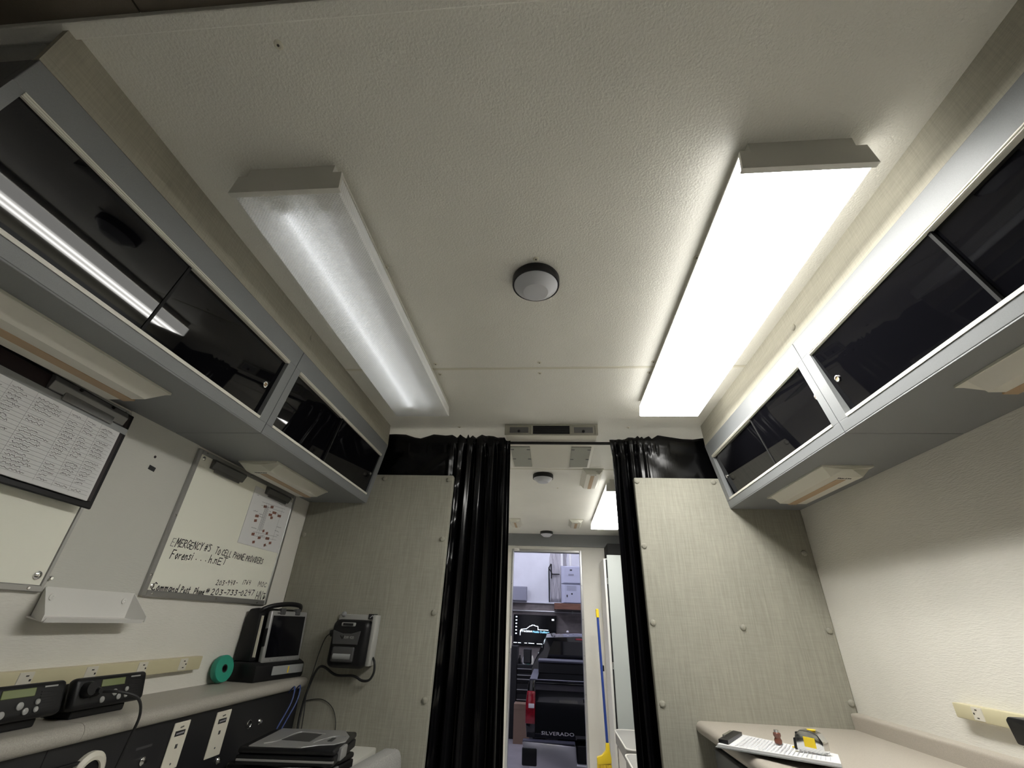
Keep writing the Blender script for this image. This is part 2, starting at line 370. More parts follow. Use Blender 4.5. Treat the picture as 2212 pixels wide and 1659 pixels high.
# ---------------------------------------------------------------- overhead cabinets
def cabinet(side, y0, y1, label, pulls, lock, joint, front_near):
    xt, zt, xb, zb = (-.929, 2.044, -.990, 1.718) if side < 0 else (.833, 2.051, .899, 1.722)
    wx = XL if side < 0 else XR
    d = Vector((xb-xt, 0, zb-zt)); Lf = d.length; d.normalize(); n = Vector((-side*abs(d.z), 0, 0)); n = Vector((d.z*side*1.0, 0, -d.x*side))
    if n.x*side > 0: n = -n                               # normal points to the room centre
    def FP(y, t, out=0.0): p = Vector((xt, y, zt))+d*(t*Lf)+n*out; return p
    c = thing('overhead_cabinet', label, 'cabinet', ((xb+wx)/2, (y0+y1)/2, zb), group='overhead cabinets with sliding black doors')
    a0, a1 = (y0+.022, y1-.043) if y0 < 1 else (y0+.033, y1-.040)
    t0, t1 = .200, .900
    def slab(ya, yb, ta, tb, oa, ob, bev=.0, bm=None, lean=0.0):
        t = B(); vs = []
        for o_ in (oa, ob):
            for (yy, tt) in ((ya, ta), (yb, ta), (yb, tb), (ya, tb)): vs.append(t.verts.new(FP(yy, tt, o_-lean*(tt-ta)/(tb-ta))))
        for f in ((0, 1, 2, 3), (7, 6, 5, 4), (0, 4, 5, 1), (1, 5, 6, 2), (2, 6, 7, 3), (3, 7, 4, 0)): t.faces.new([vs[i] for i in f])
        bmesh.ops.recalc_face_normals(t, faces=t.faces)
        if bev: bmesh.ops.bevel(t, geom=list(t.edges), offset=bev, segments=2, profile=.5, affect='EDGES')
        return t if bm is None else merge(bm, t)
    g = .0008
    f = slab(y0+g, y1-g, 0, t0, -.02, 0, .0015); slab(y0+g, y1-g, t1, 1, -.02, 0, .0015, f)
    slab(y0+g, a0, t0, t1, -.02, 0, 0, f); slab(a1, y1-g, t0, t1, -.02, 0, 0, f)
    part('face_frame', f, 'cab_grey', c)
    ix, iz = FP(0, .0, -.02).x, zt
    P0 = FP(0, 0, -.021); P1 = FP(0, 1, -.021)
    # box behind the frame: top, back, ends and bottom
    bx = prism([(P0.x, P0.z), (P0.x-side*-.0, P0.z-.012), (wx, P0.z-.012), (wx, P0.z)], 'y', y0+g, y1-g)
    xa, xbk = sorted((P1.x, wx))
    box(*sorted((wx-side*.012, wx)), y0+g, y1-g, zb, P0.z-.012, bm=bx)
    for ya, yb in ((y0+g, y0+.014), (y1-.014, y1-g)):
        prism([(P0.x, P0.z-.012), (P1.x, P1.z), (wx-side*.012, P1.z), (wx-side*.012, P0.z-.012)], 'y', ya, yb, bx)
    part('carcass', bx, 'cab_grey', c)
    part('bottom_panel', box(*sorted((FP(0, 1, -.001).x, wx)), y0+g, y1-g, zb-.004, zb+.010, .001, 1), 'cab_grey', c)
    tr = slab(a0, a1, t0, t0+.034, -.016, .0015); slab(a0, a1, t0+.008, t0+.013, .0015, .004, 0, tr); slab(a0, a1, t0+.024, t0+.029, .0015, .004, 0, tr)
    part('door_track', tr, 'track', c)
    part('door_track', slab(a0, a1, t1-.026, t1, -.016, .002), 'track', c)
    lo, hi = t0+.034, t1-.006; LN = .003 if side < 0 else .016   # doors lean back a little toward the bottom track
    doors = []
    o1, o2 = (-.010, -.006) if front_near else (-.018, -.014)
    o3, o4 = (-.018, -.014) if front_near else (-.010, -.006)
    da = part('sliding_door', slab(a0, joint+.012, lo, hi, o1, o2, lean=LN), 'acrylic', c)
    db = part('sliding_door', slab(joint-.012, a1, lo, hi, o3, o4, lean=LN), 'acrylic', c)
    edge = slab(joint+.0115, joint+.019, lo, hi, -.012, -.004, lean=LN) if front_near else slab(joint-.019, joint-.0115, lo, hi, -.012, -.004, lean=LN)
    part('edge_strip', edge, 'case_black', da if front_near else db)
    for y in pulls:
        host, oo = (da, o2) if y < joint else (db, o4)
        p = FP(y, .565, oo-LN*(.565-lo)/(hi-lo))
        k = part('finger_pull', lathe(p, n, [(.0068, 0), (.0105, .0005), (.0105, .003), (.0085, .0035), (.0068, .003), (.0068, -.0)], 20), 'chrome', host, True)
        part('pull_cup', lathe(p, n, [(.0068, 0), (.0068, .0008), (0, .0008)], 16), 'lite_tube', host, True)
    if lock:
        part('lock', lathe(FP(lock, .575, o4-LN*(.575-lo)/(hi-lo)), n, [(.0085, 0), (.0085, .004), (.006, .006), (0, .006)], 16), 'chrome', db, True)
    return c
cabinet(-1, .33, 1.306, 'long grey overhead cabinet with black sliding doors above the list clipboard', [1.229], None, .764, True)
cabinet(-1, 1.307, YP, 'grey overhead cabinet with black doors above the handwritten whiteboard', [1.347], 2.208, 1.76, False)
cabinet(1, .33, 1.302, 'long grey overhead cabinet with black doors, at the right edge of the photo', [1.227], None, .770, False)
cabinet(1, 1.303, YP, 'grey overhead cabinet with black doors beside the right curtain', [1.347], 2.217, 1.748, True)

# ---------------------------------------------------------------- fluorescent wraparound ceiling fixtures
def wrap_fixture(x0, x1, y0, y1, lit, label):
    cx = (x0+x1)/2; zb = 2.085
    o = thing('ceiling_light', label, 'ceiling light', (cx, (y0+y1)/2, zb), group='long wraparound ceiling lights')
    part('housing', prism([(x0+.026, ZC), (x0+.026, 2.143), (x0+.003, 2.143), (x0+.003, 2.1375), (x1-.003, 2.1375), (x1-.003, 2.143), (x1-.026, 2.143), (x1-.026, ZC)], 'y', y0+.004, y1+.001), 'fix_white', o)
    capp = [(x0+.026, ZC), (x0+.026, 2.143), (x0+.002, 2.143), (x0-.004, zb-.001), (x1+.004, zb-.001), (x1-.002, 2.143), (x1-.026, 2.143), (x1-.026, ZC)]
    part('end_cap', prism(capp, 'y', y0-.004, y0+.004), 'fix_white', o)
    lip = box(x0-.004, x1+.004, y0-.004, y0+.010, zb-.004, zb-.0005)
    part('end_lip', lip, 'fix_white', o)
    # lens: bottom, two sloping sides and a closed far end, as one thin folded shell
    t = 0.0025
    prof = [(x0+.006, 2.137), (x0, zb+.004), (x0+.004, zb), (x1-.004, zb), (x1, zb+.004), (x1-.006, 2.137), (x1-.006-t, 2.137), (x1-t, zb+.006), (x1-.004-t, zb+t), (x0+.004+t, zb+t), (x0+t, zb+.006), (x0+.006+t, 2.137)]
    bm = prism(prof, 'y', y0+.005, y1)
    prism([(x0+.006, 2.137), (x0, zb+.004), (x0+.004, zb), (x1-.004, zb), (x1, zb+.004), (x1-.006, 2.137)], 'y', y1, y1+t, bm)
    ln = part('lens', bm, 'lens_lit' if lit else 'prism', o)
    if lit:
        ln.data.materials.append(MATS['lens_side'])
        for p in ln.data.polygons:
            if abs(p.normal.z) < .8: p.material_index = 1
    if not lit:
        part('reflector', box(x0+.006, x1-.006, y0+.006, y1-.002, 2.1345, 2.1372), 'reflector', o)
        for tx, tm in ((x0+.105, 'tube_added_glow'), (x1-.070, 'tube_added_glow_weak')):  # glow added to the tubes, stands in for the lens highlight
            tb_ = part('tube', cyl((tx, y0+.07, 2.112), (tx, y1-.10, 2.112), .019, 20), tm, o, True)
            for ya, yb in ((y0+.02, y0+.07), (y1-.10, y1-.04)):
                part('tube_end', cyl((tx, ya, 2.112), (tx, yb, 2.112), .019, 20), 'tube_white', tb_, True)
    return o
wrap_fixture(-.790, -.512, .65, 1.965, False, 'long prismatic ceiling light on the left with added tube glow')
wrap_fixture(.438, .718, .65, 1.965, True, 'brightly lit long ceiling light on the right')
wrap_fixture(.425, .705, 3.30, 4.80, True, 'lit long ceiling light seen beyond the right curtain')

# ---------------------------------------------------------------- round dome lights
def dome(x, y, r, label):
    o = thing('dome_light', label, 'dome light', (x, y, ZC-.06), group='round black-rimmed dome lights')
    part('rim', lathe((x, y, ZC), (0, 0, -1), [(r*.97, 0), (r, .004), (r, .026), (r*.985, .031), (r*.93, .031), (r*.92, .02)], 40), 'black_plastic', o, True)
    part('diffuser', lathe((x, y, ZC), (0, 0, -1), [(r*.92, .018), (r*.92, .031), (r*.87, .036), (r*.52, .058), (0, .060)], 40), 'dome_white', o, 22)
dome(-.043, 1.078, .077, 'round dome light with black rim, in the ceiling between the two long lights')
dome(-.055, 3.20, .077, 'round dome light with black rim just beyond the air conditioner')
dome(-.05, 5.46, .077, 'small far dome light with black rim against the grey header band')

# ---------------------------------------------------------------- slim strip lights
def slim_light(x0, x1, y0, y1, z, label, flip=False, word=True):
    """slim light under z: cap with the word at the end y0, tapered lens, brown tube stripe inside"""
    cx = (x0+x1)/2; h = .036; wd = x1-x0
    o = thing('strip_light', label, 'strip light', (cx, (y0+y1)/2, z-h), group='slim strip lights')
    part('base', box(x0-.004, x1+.004, y0-.004, y1+.004, z-.006, z), 'lite_cap', o)
    prof = [(x0, z-.006), (x0+wd*.18, z-h), (x1-wd*.18, z-h), (x1, z-.006)]
    cap = .055
    bm = B()
    def ring(y, k): return [bm.verts.new((cx+(px-cx)*(1 if pz > z-.02 else k), y, z-.006+(pz-z+.006)*k)) for px, pz in prof]
    R = [ring(y0+cap, 1.0), ring(y1-.03, 1.0), ring(y1, .35)]
    for A, Q in zip(R, R[1:]):
        for i in range(3): bm.faces.new((A[i], A[i+1], Q[i+1], Q[i]))
    bm.faces.new(R[0]); bm.faces.new(R[-1][::-1]); bmesh.ops.recalc_face_normals(bm, faces=bm.faces)
    part('lens', bm, 'lite_lens', o)
    bm = B()
    def ring3(y, k): return [bm.verts.new((cx+(px-cx)*(1.01 if pz > z-.02 else k), y, z-.006+(pz-z+.006)*k-.0006)) for px, pz in prof]
    R = [ring3(y0, .25), ring3(y0+.020, 1.0), ring3(y0+cap, 1.0)]
    for A, Q in zip(R, R[1:]):
        for i in range(3): bm.faces.new((A[i], A[i+1], Q[i+1], Q[i]))
    bm.faces.new(R[0]); bm.faces.new(R[-1][::-1]); bmesh.ops.recalc_face_normals(bm, faces=bm.faces)
    cp = part('end_cap', bm, 'lite_cap', o)
    part('tube_stripe', box(cx-wd*.10, cx+wd*.10, y0+cap+.002, y1-.02, z-h-.0012, z-h+.004, .001, 1), 'lite_tube', o)
    if word:
        # seen from below, reading away from the camera
        m = Matrix(((1, 0, 0, cx-.025), (0, -1, 0, y0+.042), (0, 0, -1, z-h-.0014), (0, 0, 0, 1)))
        part('lettering', text_bm('Thin-Lite', .016, m, .0004, .050), 'ink', cp)
    return o
ZB = 1.714
slim_light(-1.262, -1.105, 1.60, 2.05, ZB, 'slim strip light under the cabinet above the whiteboard')
slim_light(-1.262, -1.085, .50, 1.01, ZB, 'slim strip light under the long left cabinet above the list clipboard')
slim_light(.985, 1.155, 1.60, 2.05, ZB+.004, 'slim strip light under the right cabinet near the partition')
slim_light(.985, 1.155, .50, 1.00, ZB+.004, 'slim strip light under the right cabinet at the right edge of the photo')
slim_light(.236, .376, 3.04, 3.46, ZC, 'slim strip light on the far ceiling beside the lit fixture')
slim_light(-.447, -.325, 4.74, 5.08, ZC, 'slim strip light on the far ceiling at the left curtain edge')
slim_light(.200, .342, 4.72, 5.06, ZC, 'slim strip light on the far ceiling above the doorway, right of centre')

# ---------------------------------------------------------------- padded partition panels
def partition(x0, x1, zt, btns, label):
    o = thing('partition_panel', label, 'partition', ((x0+x1)/2, YP+.02, FZ), group='fabric partition panels')
    part('panel', box(x0, x1, YP, YP+.04, FZ, zt, .006, 3), 'fabric', o, True)
    for x, z in btns:
        part('button', lathe((x, YP, z), (0, -1, 0), [(.013, -.001), (.013, .003), (.0105, .006), (.005, .0075), (0, .0078)], 18), 'fabric', o, True)
partition(XL, -.529, 1.874, [(-.912, 1.851), (-.551, 1.849), (-.552, 1.540), (-.553, 1.207), (-.552, .868), (-1.296, 1.544)], 'fabric partition panel left of the walkway, with the wall-mounted printer')
partition(.440, XR, 1.874, [(.454, 1.853), (.842, 1.853), (.456, 1.531), (.459, 1.201), (.462, .902), (.849, 1.197), (1.211, 1.198), (1.218, .940), (1.196, 1.516)], 'fabric partition panel right of the walkway, above the right counter')

# ---------------------------------------------------------------- curtains and rod
single('curtain_rod', cyl((XL, 2.36, 2.096), (XR, 2.36, 2.096), .0085, 12), 'black_plastic', 'thin black curtain rod spanning the walkway', 'curtain rod', smooth=True)
def curtain(x0, x1, inner, foldx, label, seed, top_fn, drift):
    rnd = random.Random(seed); nx, nz = 260, 60
    ph = [rnd.uniform(0, 6.28) for _ in range(8)]
    bm = B(); g = []
    for i in range(nx+1):
        u = i/nx; x = x0+(x1-x0)*u; row = []
        zt = top_fn(x)
        inside = (x-foldx)*inner                           # >0 on the walkway side
        for j in range(nz+1):
            v = j/nz
            z = zt-(zt-FZ-.03)*v**1.15
            dep = 2.100-z
            amp = .022*min(1, max(0, (inside+.10)/.12))
            fl = 2*math.pi*x/.062+ph[0]+.8*math.sin(x*19+ph[1])
            y = 2.36+amp*(math.sin(fl)+.35*math.sin(2.1*fl+ph[2]))*min(1, .55+abs(dep)*1.2)
            if inside < .04:
                k = min(1, max(0, dep/.1))
                y += (.008 if inner > 0 else .0025)*k*math.sin(34*(x*.75+inner*-1*(z-2.1)*.9)+ph[3])+(.004 if inner > 0 else .001)*k*math.sin(71*(x*.7+inner*-1*(z-2.1)*.8)+ph[4])
            if z > 2.088: y = 2.36+(y-2.36)*.45-.012
            elif z > 2.06: y = 2.36+(y-2.36)*.7-.010
            xx = x+drift(z)*max(0, min(1, (inside+.02)/.2))
            row.append(bm.verts.new((xx, y, z)))
        g.append(row)
    for i in range(nx):
        for j in range(nz): bm.faces.new((g[i][j], g[i+1][j], g[i+1][j+1], g[i][j+1]))
    o = single('curtain', bm, 'curtain', label, 'curtain', 'black walkway curtains', True)
    md = o.modifiers.new('thick', 'SOLIDIFY'); md.thickness = .0025; md.offset = 0
def lerp_pts(P):
    def f(x):
        for a, b in zip(P, P[1:]):
            if x <= b[0]: return a[1]+(b[1]-a[1])*max(0, (x-a[0]))/(b[0]-a[0])
        return P[-1][1]
    return f
topL = lerp_pts([(-1.31, 2.135), (-.995, 2.140), (-.93, 2.144), (-.86, 2.141), (-.80, 2.122), (-.765, 2.117), (-.72, 2.132), (-.69, 2.143), (-.62, 2.136), (-.575, 2.139), (-.548, 2.124), (-.528, 2.141), (-.51, 2.128), (-.492, 2.121), (-.480, 2.143), (-.470, 2.119), (-.455, 2.137), (-.43, 2.122), (-.40, 2.140), (-.36, 2.135), (-.30, 2.126), (-.262, 2.122), (-.258, 2.106), (-.225, 2.106)])
topR = lerp_pts([(.335, 2.112), (.37, 2.116), (.41, 2.113), (.44, 2.126), (.485, 2.127), (.498, 2.138), (.508, 2.124), (.52, 2.133), (.53, 2.122), (.56, 2.137), (.575, 2.120), (.61, 2.142), (.66, 2.133), (.74, 2.120), (.80, 2.117), (.86, 2.126), (.90, 2.136), (1.23, 2.135)])
curtain(-1.31, -.230, 1, -.53, 'black satin curtain gathered left of the walkway', 3, topL, lambda z: .03*(2.1-z)/2.1)
curtain(.338, 1.23, -1, .46, 'black curtain gathered right of the walkway', 11, topR, lambda z: .016*min(1, max(0, (2.09-z)/.07)))

# ---------------------------------------------------------------- roof air conditioner ceiling unit
ac = thing('air_conditioner', 'ceiling air conditioner unit with dark centre grille over the walkway', 'air conditioner', (0, 2.56, 2.108))
part('body', prism([(2.262, ZC), (2.268, 2.112), (2.285, 2.108), (2.87, 2.116), (2.878, ZC)], 'x', -.252, .262, bev=.004), 'acwhite', ac, True)
fr = box(-.256, .266, 2.252, 2.262, 2.160, 2.169, .002, 1); box(-.256, .266, 2.254, 2.264, 2.104, 2.110, .002, 1, fr)
for a, b in ((-.256, -.240), (-.110, -.096), (.109, .122), (.250, .266)): box(a, b, 2.254, 2.264, 2.108, 2.162, .002, 1, fr)
part('front_bezel', fr, 'acgrey', ac)
part('centre_grille', box(-.096, .109, 2.2575, 2.262, 2.110, 2.160), 'black_matte', ac)
for i in range(4): part('louvre', box(-.094, .107, 2.256, 2.2585, 2.116+i*.012, 2.119+i*.012), 'black_plastic', ac)
for a, b in ((-.240, -.110), (.122, .250)):
    v = part('vent', box(a, b, 2.2585, 2.262, 2.110, 2.160), 'acgrey', ac)
    m = (a+b)/2
    box_ = box(a+.012, b-.012, 2.2575, 2.259, 2.118, 2.152); part('vent_flap', box_, 'steel_dark', v)
    part('knob', lathe((m, 2.2575, 2.126), (0, -1, 0), [(.008, 0), (.008, .006), (.005, .009), (0, .009)], 14), 'black_plastic', v, True)
for a, b in ((-.240, -.122), (.127, .244)):
    f = part('filter_grille', box(a, b, 2.45, 2.815, 2.1045, 2.1115), 'filter', ac)
    for yy in (2.49, 2.66):
        for xx in (a+.01, b-.01):
            part('filter_clip', box(xx-.010, xx+.010, yy-.006, yy+.006, 2.1020, 2.1050, .001, 1), 'steel_dark', f)

# ---------------------------------------------------------------- left wall: boards
# stroke alphabet for the marker handwriting (unit cell 0..1 high)
G = {
'E': ['0.6,1 0,1 0,0 0.62,0', '0,.52 .5,.52'], 'M': ['0,0 .08,1 .4,.35 .72,1 .8,0'], 'R': ['0,0 0,1 .45,.95 .5,.65 0,.5 .6,0'],
'G': ['.62,.85 .3,1 0,.55 .1,.1 .45,0 .65,.2 .65,.48 .38,.46'], 'N': ['0,0 0,1 .6,0 .62,1'], 'C': ['.6,.85 .3,1 .02,.6 .08,.15 .35,0 .62,.14'],
'Y': ['0,1 .3,.5 .62,1', '.3,.5 .25,0'], '#': ['.2,1 .1,0', '.5,1 .4,0', '0,.65 .65,.65', '0,.35 .62,.35'], "'": ['.1,1.1 .06,.85'],
'S': ['.55,.9 .25,1 .05,.75 .5,.4 .45,.08 .02,.05'], 's': ['.4,.5 .2,.6 .08,.45 .38,.22 .3,.02 0,.06'], 'T': ['0,1 .65,1', '.33,1 .3,0'], 'O': ['.3,1 .02,.6 .1,.1 .42,.02 .6,.5 .3,1'],
'L': ['.05,1 0,0 .5,0'], 'P': ['.05,0 .1,1 .5,.92 .52,.6 .08,.48'], 'H': ['.02,1 0,0', '.6,1 .58,0', '0,.5 .6,.52'], 'V': ['0,1 .3,0 .6,1'],
'I': ['.1,1 .1,0'], 'D': ['0,0 .05,1 .5,.75 .52,.25 0,0'], 'F': ['.6,1 .05,1 0,0', '.02,.55 .45,.55'], 'o': ['.22,.6 .02,.3 .2,0 .42,.28 .22,.6'],
'r': ['0,.6 .05,0', '.03,.4 .35,.6'], 'e': ['.03,.3 .4,.33 .25,.6 .02,.3 .15,.02 .42,.1'], 'u': ['0,.6 .05,.05 .35,.08 .4,.6 .42,0'], 'i': ['.1,.6 .1,0', '.1,.85 .1,.8'],
'h': ['.02,1.1 0,0', '0,.45 .3,.6 .38,0'], '.': ['.1,.05 .14,0'], 'n': ['0,.6 .02,0', '.02,.45 .3,.6 .38,0'], 't': ['.2,1 .18,.05 .4,.05', '0,.65 .42,.65'],
'm': ['0,.6 0,0', '0,.45 .22,.6 .25,0', '.25,.45 .48,.6 .52,0'], 'a': ['.4,.5 .15,.6 .02,.25 .2,0 .4,.3 .4,.6 .45,0'], 'd': ['.4,.4 .15,.55 .02,.25 .2,0 .42,.25', '.45,1.1 .45,0'],
'2': ['.05,.85 .3,1 .5,.75 .05,.02 .58,.02'], '0': ['.28,1 .03,.55 .12,.06 .4,.04 .55,.5 .28,1'], '3': ['.05,.95 .5,.95 .22,.58 .52,.4 .4,.05 .02,.05'], '-': ['.08,.45 .5,.47'],
'9': ['.5,.7 .2,1 .05,.72 .3,.55 .5,.75 .4,0'], '4': ['.1,1 .05,.5 .55,.5', '.5,1 .45,0'], '8': ['.3,.55 .05,.8 .28,1 .5,.8 .1,.25 .3,0 .52,.22 .3,.55'], '1': ['.15,1 .1,0'],
'7': ['0,.95 .55,.98 .2,0'], '6': ['.45,1 .08,.45 .15,.02 .48,.2 .35,.45 .08,.3'], ' ': [], '_': ['.1,.2 .14,.15'],
}
def write(s, y0, y1, z0, h, fn_z=0.0, seed=1):
    rnd = random.Random(seed); adv = []; x = 0
    for ch in s:
        wch = {' ': .42, 'I': .32, 'i': .32, "'": .22, '.': .3, '1': .42, 'M': 1.0, 'm': .75}.get(ch, .82 if ch.isupper() or ch.isdigit() or ch in '#' else .60)
        adv.append((ch, x)); x += wch
    k = (y1-y0)/x; out = []
    for ch, px in adv:
        jz = rnd.uniform(-.06, .06)*h; sc = rnd.uniform(.88, 1.12)
        for ln in G[ch]:
            pts = [tuple(map(float, q.split(','))) for q in ln.split()]
            out.append([(y0+(px+a*.95)*k+b*h*.10, z0+jz+b*h*sc+fn_z*(px*k)) for a, b in pts])
    return out
def on_left(x): return lambda u, v: (x, u, v)
def binder_clip(y0, y1, z0, z1, x, parent):
    c = part('clip', prism([(x, z1), (x+.018, z1-.004), (x+.022, z1-.012), (x+.010, z0), (x, z0)], 'y', y0, y1, bev=.0015), 'steel_dark', parent)
    part('clip_lever', box(x+.006, x+.012, y0+.02, y1-.02, z0-.010, z0+.006, .002), 'steel_dark', c)
    part('clip_hinge', cyl((x+.014, y0-.003, z1-.010), (x+.014, y1+.003, z1-.010), .004, 10), 'steel_dark', c, True)

wb = thing('whiteboard', 'whiteboard with handwritten emergency phone numbers', 'whiteboard', (XL, 1.78, 1.21))
part('surface', box(XL, XL+.009, 1.432, 2.122, 1.212, 1.700), 'white_board', wb)
for args in ((1.428, 1.448, 1.208, 1.704), (2.108, 2.126, 1.208, 1.704)): part('frame_rail', box(XL, XL+.013, *args, .002, 1), 'alu', wb)
for args in ((1.448, 2.108, 1.206, 1.226), (1.448, 2.108, 1.688, 1.704)): part('frame_rail', box(XL, XL+.013, *args, .002, 1), 'alu', wb)
for y, z in ((1.462, 1.238), (2.094, 1.238), (1.466, 1.676), (2.094, 1.676)):
    k = part('corner_screw', lathe((XL+.009, y, z), (1, 0, 0), [(.008, 0), (.008, .002), (.005, .004), (0, .0045)], 14), 'chrome', wb, True)
for y, z in ((1.438, 1.46), (1.438, 1.27), (1.47, 1.216), (1.78, 1.216), (2.05, 1.216), (1.47, 1.696), (1.75, 1.696)):
    part('rivet', lathe((XL+.013, y, z), (1, 0, 0), [(.0045, 0), (.0035, .002), (0, .0025)], 10), 'chrome', wb, True)
fn = on_left(XL+.0097)
w1 = write("MERGENCY #'S", 1.490, 1.668, 1.366, .026, .03, 1)+write('TO CELL PHONE PROVIDERS', 1.693, 2.016, 1.369, .022, -.005, 2)
w2 = write('Forensi', 1.488, 1.592, 1.327, .028, .05, 3)+write('. . .', 1.605, 1.665, 1.338, .016, 0, 4)+write('h.nET', 1.676, 1.780, 1.334, .024, .04, 5)
w3 = write('203-948-', 1.756, 1.885, 1.263, .017, .08, 6)+write('1764', 1.915, 1.973, 1.278, .018, .05, 7)+write('MOC', 2.026, 2.094, 1.279, .019, .02, 8)
w4 = write('Command', 1.463, 1.580, 1.226, .024, -.02, 9)+write('Post', 1.590, 1.636, 1.224, .022, .05, 10)+write('Phone', 1.655, 1.711, 1.223, .022, .04, 11)+write('#', 1.717, 1.738, 1.233, .015, 0, 12)+write('203-733-0247', 1.746, 2.020, 1.229, .020, .045, 13)+write('HNT', 2.034, 2.104, 1.224, .034, -.03, 14)
for ln, wd in ((w1, .0030), (w2, .0032), (w3, .0024), (w4, .0032)): part('handwriting', strokes(ln, wd, fn), 'ink', wb)
part('handwriting', strokes(write('E', 1.470, 1.488, 1.363, .028, 0, 15), .0016, fn), 'ink_soft', wb)
binder_clip(1.508, 1.700, 1.652, 1.690, XL+.009, wb)
binder_clip(1.870, 2.058, 1.652, 1.686, XL+.012, wb)
# map sheet held by the second clip
mp = thing('map_sheet', 'paper floor plan clipped to the whiteboard corner', 'paper', (XL+.011, 1.96, 1.425))
part('sheet', box(XL+.0095, XL+.0115, 1.800, 2.118, 1.428, 1.668, .0005, 1), 'paper', mp)
rnd = random.Random(5); fn2 = on_left(XL+.0121); ln = []; ln2 = []
for y in (1.900, 1.915, 2.03): ln.append([(y, 1.475), (y+.01, 1.62)])
for z in (1.47, 1.485, 1.60, 1.615): ln.append([(1.875, z), (2.06, z+.01)])
for i in range(26): z = 1.50+i*.0042; ln.append([(1.905, z), (1.935, z)])
for i in range(16):
    y = 1.815+rnd.random()*.27; z = 1.445+rnd.random()*.2; ln2.append([(y+j*.006, z+rnd.uniform(-.002, .002)) for j in range(rnd.randint(3, 7))])
part('plan_lines', strokes(ln, .0013, fn2), 'ink_line', mp); part('plan_notes', strokes(ln2, .0014, fn2), 'ink_soft', mp)['kind'] = 'stuff'
ln3 = []
for (y, z, a, b) in ((1.868, 1.55, .016, .020), (1.868, 1.53, .010, .012), (1.905, 1.60, .015, .010), (1.955, 1.61, .014, .010), (1.96, 1.575, .018, .014), (1.975, 1.565, .01, .010), (1.985, 1.59, .022, .008), (1.88, 1.475, .012, .010), (1.93, 1.468, .012, .008), (1.975, 1.495, .008, .016), (1.99, 1.475, .020, .012), (2.02, 1.46, .010, .006), (2.03, 1.585, .02, .007), (1.90, 1.445, .008, .008), (1.985, 1.445, .006, .010), (1.945, 1.50, .005, .015)):
    ln3.append([(y-a/2, z), (y+a/2, z+.002)])
part('plan_blocks', strokes(ln3, .011, fn2), 'ink_red', mp)

wb1 = thing('whiteboard', 'whiteboard behind the list clipboard at the left edge', 'whiteboard', (XL, .80, 1.206))
part('surface', box(XL, XL+.008, .42, 1.122, 1.210, 1.700), 'white_board', wb1)
part('frame_rail', box(XL, XL+.012, .42, 1.124, 1.198, 1.214, .002, 1), 'alu', wb1)
part('frame_rail', box(XL, XL+.011, 1.118, 1.130, 1.198, 1.704, .002, 1), 'alu', wb1)
part('frame_rail', box(XL, XL+.012, .42, 1.118, 1.690, 1.706, .002, 1), 'alu', wb1)
for y, z, r in ((1.100, 1.236, .010), (1.135, 1.232, .006), (1.092, 1.206, .005), (1.098, 1.685, .008), (1.106, 1.698, .004)):
    part('corner_screw', lathe((XL+.008, y, z), (1, 0, 0), [(r, 0), (r, .003), (r*.6, .006), (0, .006)], 14), 'chrome', wb1, True)
# list clipboard (hung a few centimetres off the board)
tilt = Matrix.Translation((XL+.012, .93, 1.69)) @ Matrix.Rotation(math.radians(6), 4, 'Y') @ Matrix.Translation((-(XL+.012), -.93, -1.69))
lc = thing('clipboard', 'black clipboard holding a long handwritten list, left edge', 'clipboard', (XL+.044, .93, 1.42))
lc.rotation_euler = (math.radians(-2.0), math.radians(-4), 0)
MW[lc] = Matrix.Translation(lc.location) @ lc.rotation_euler.to_matrix().to_4x4()
xo = XL+.020
def lp(name, bm, m, parent, smooth=False):   # parts given in the board's own upright frame
    xf(bm, Matrix.Translation((-(XL+.02), -.93, -1.42))); o = part(name, bm, m, parent, smooth, True); MW[o] = MW[parent]; return o
lp('board', box(xo-.006, xo, .700, 1.118, 1.412, 1.700, .003), 'black_plastic', lc)
lp('red_folder', box(xo, xo+.004, .705, 1.104, 1.43, 1.690, .001, 1), 'maroon', lc)
sh = lp('list_sheet', box(xo+.004, xo+.0085, .705, 1.090, 1.428, 1.640, .0008, 1), 'paper', lc)
fn3 = on_left(xo+.0091); ln = []; wr_ = []; rnd = random.Random(9)
for i in range(19): z = 1.440+i*.0098; ln.append([(.72, z), (1.082, z)])
for y in (.79, .85, .94, .985, 1.03): ln.append([(y, 1.436), (y, 1.632)])
for i in range(19):
    z = 1.4418+i*.0098
    for a, b in ((.725, .78), (.795, .84), (.856, .93), (.945, .98), (.99, 1.025), (1.035, 1.078)):
        if rnd.random() < .85:
            y = a; e = a+(b-a)*rnd.uniform(.5, .98); l = []
            while y < e: l.append((y, z+rnd.uniform(0, .0048))); y += rnd.uniform(.0012, .0030)
            if len(l) > 1: wr_.append(l)
lp('ruled_lines', strokes(ln, .0006, fn3), 'ink_line', sh); lp('list_writing', strokes(wr_, .0009, fn3), 'ink_list', sh)['kind'] = 'stuff'
cl = lp('clip', prism([(xo, 1.695), (xo+.014, 1.690), (xo+.020, 1.675), (xo+.012, 1.652), (xo+.004, 1.652)], 'y', .86, 1.085, bev=.002), 'clip_grey', lc)
lp('clip_lever', box(xo+.010, xo+.016, .90, 1.05, 1.640, 1.664, .003), 'clip_grey', cl)
for y in (.93, 1.03): lp('clip_rivet', lathe((xo+.016, y, 1.684), (1, 0, .3), [(.005, 0), (.005, .003), (0, .004)], 10), 'black_plastic', cl, True)
lp('clip_label', box(xo+.0145, xo+.0165, .875, .925, 1.672, 1.682), 'plate', cl)
lp('page_cover', box(xo+.0086, xo+.0092, .704, 1.108, 1.632, 1.650), 'grey_plastic', lc)

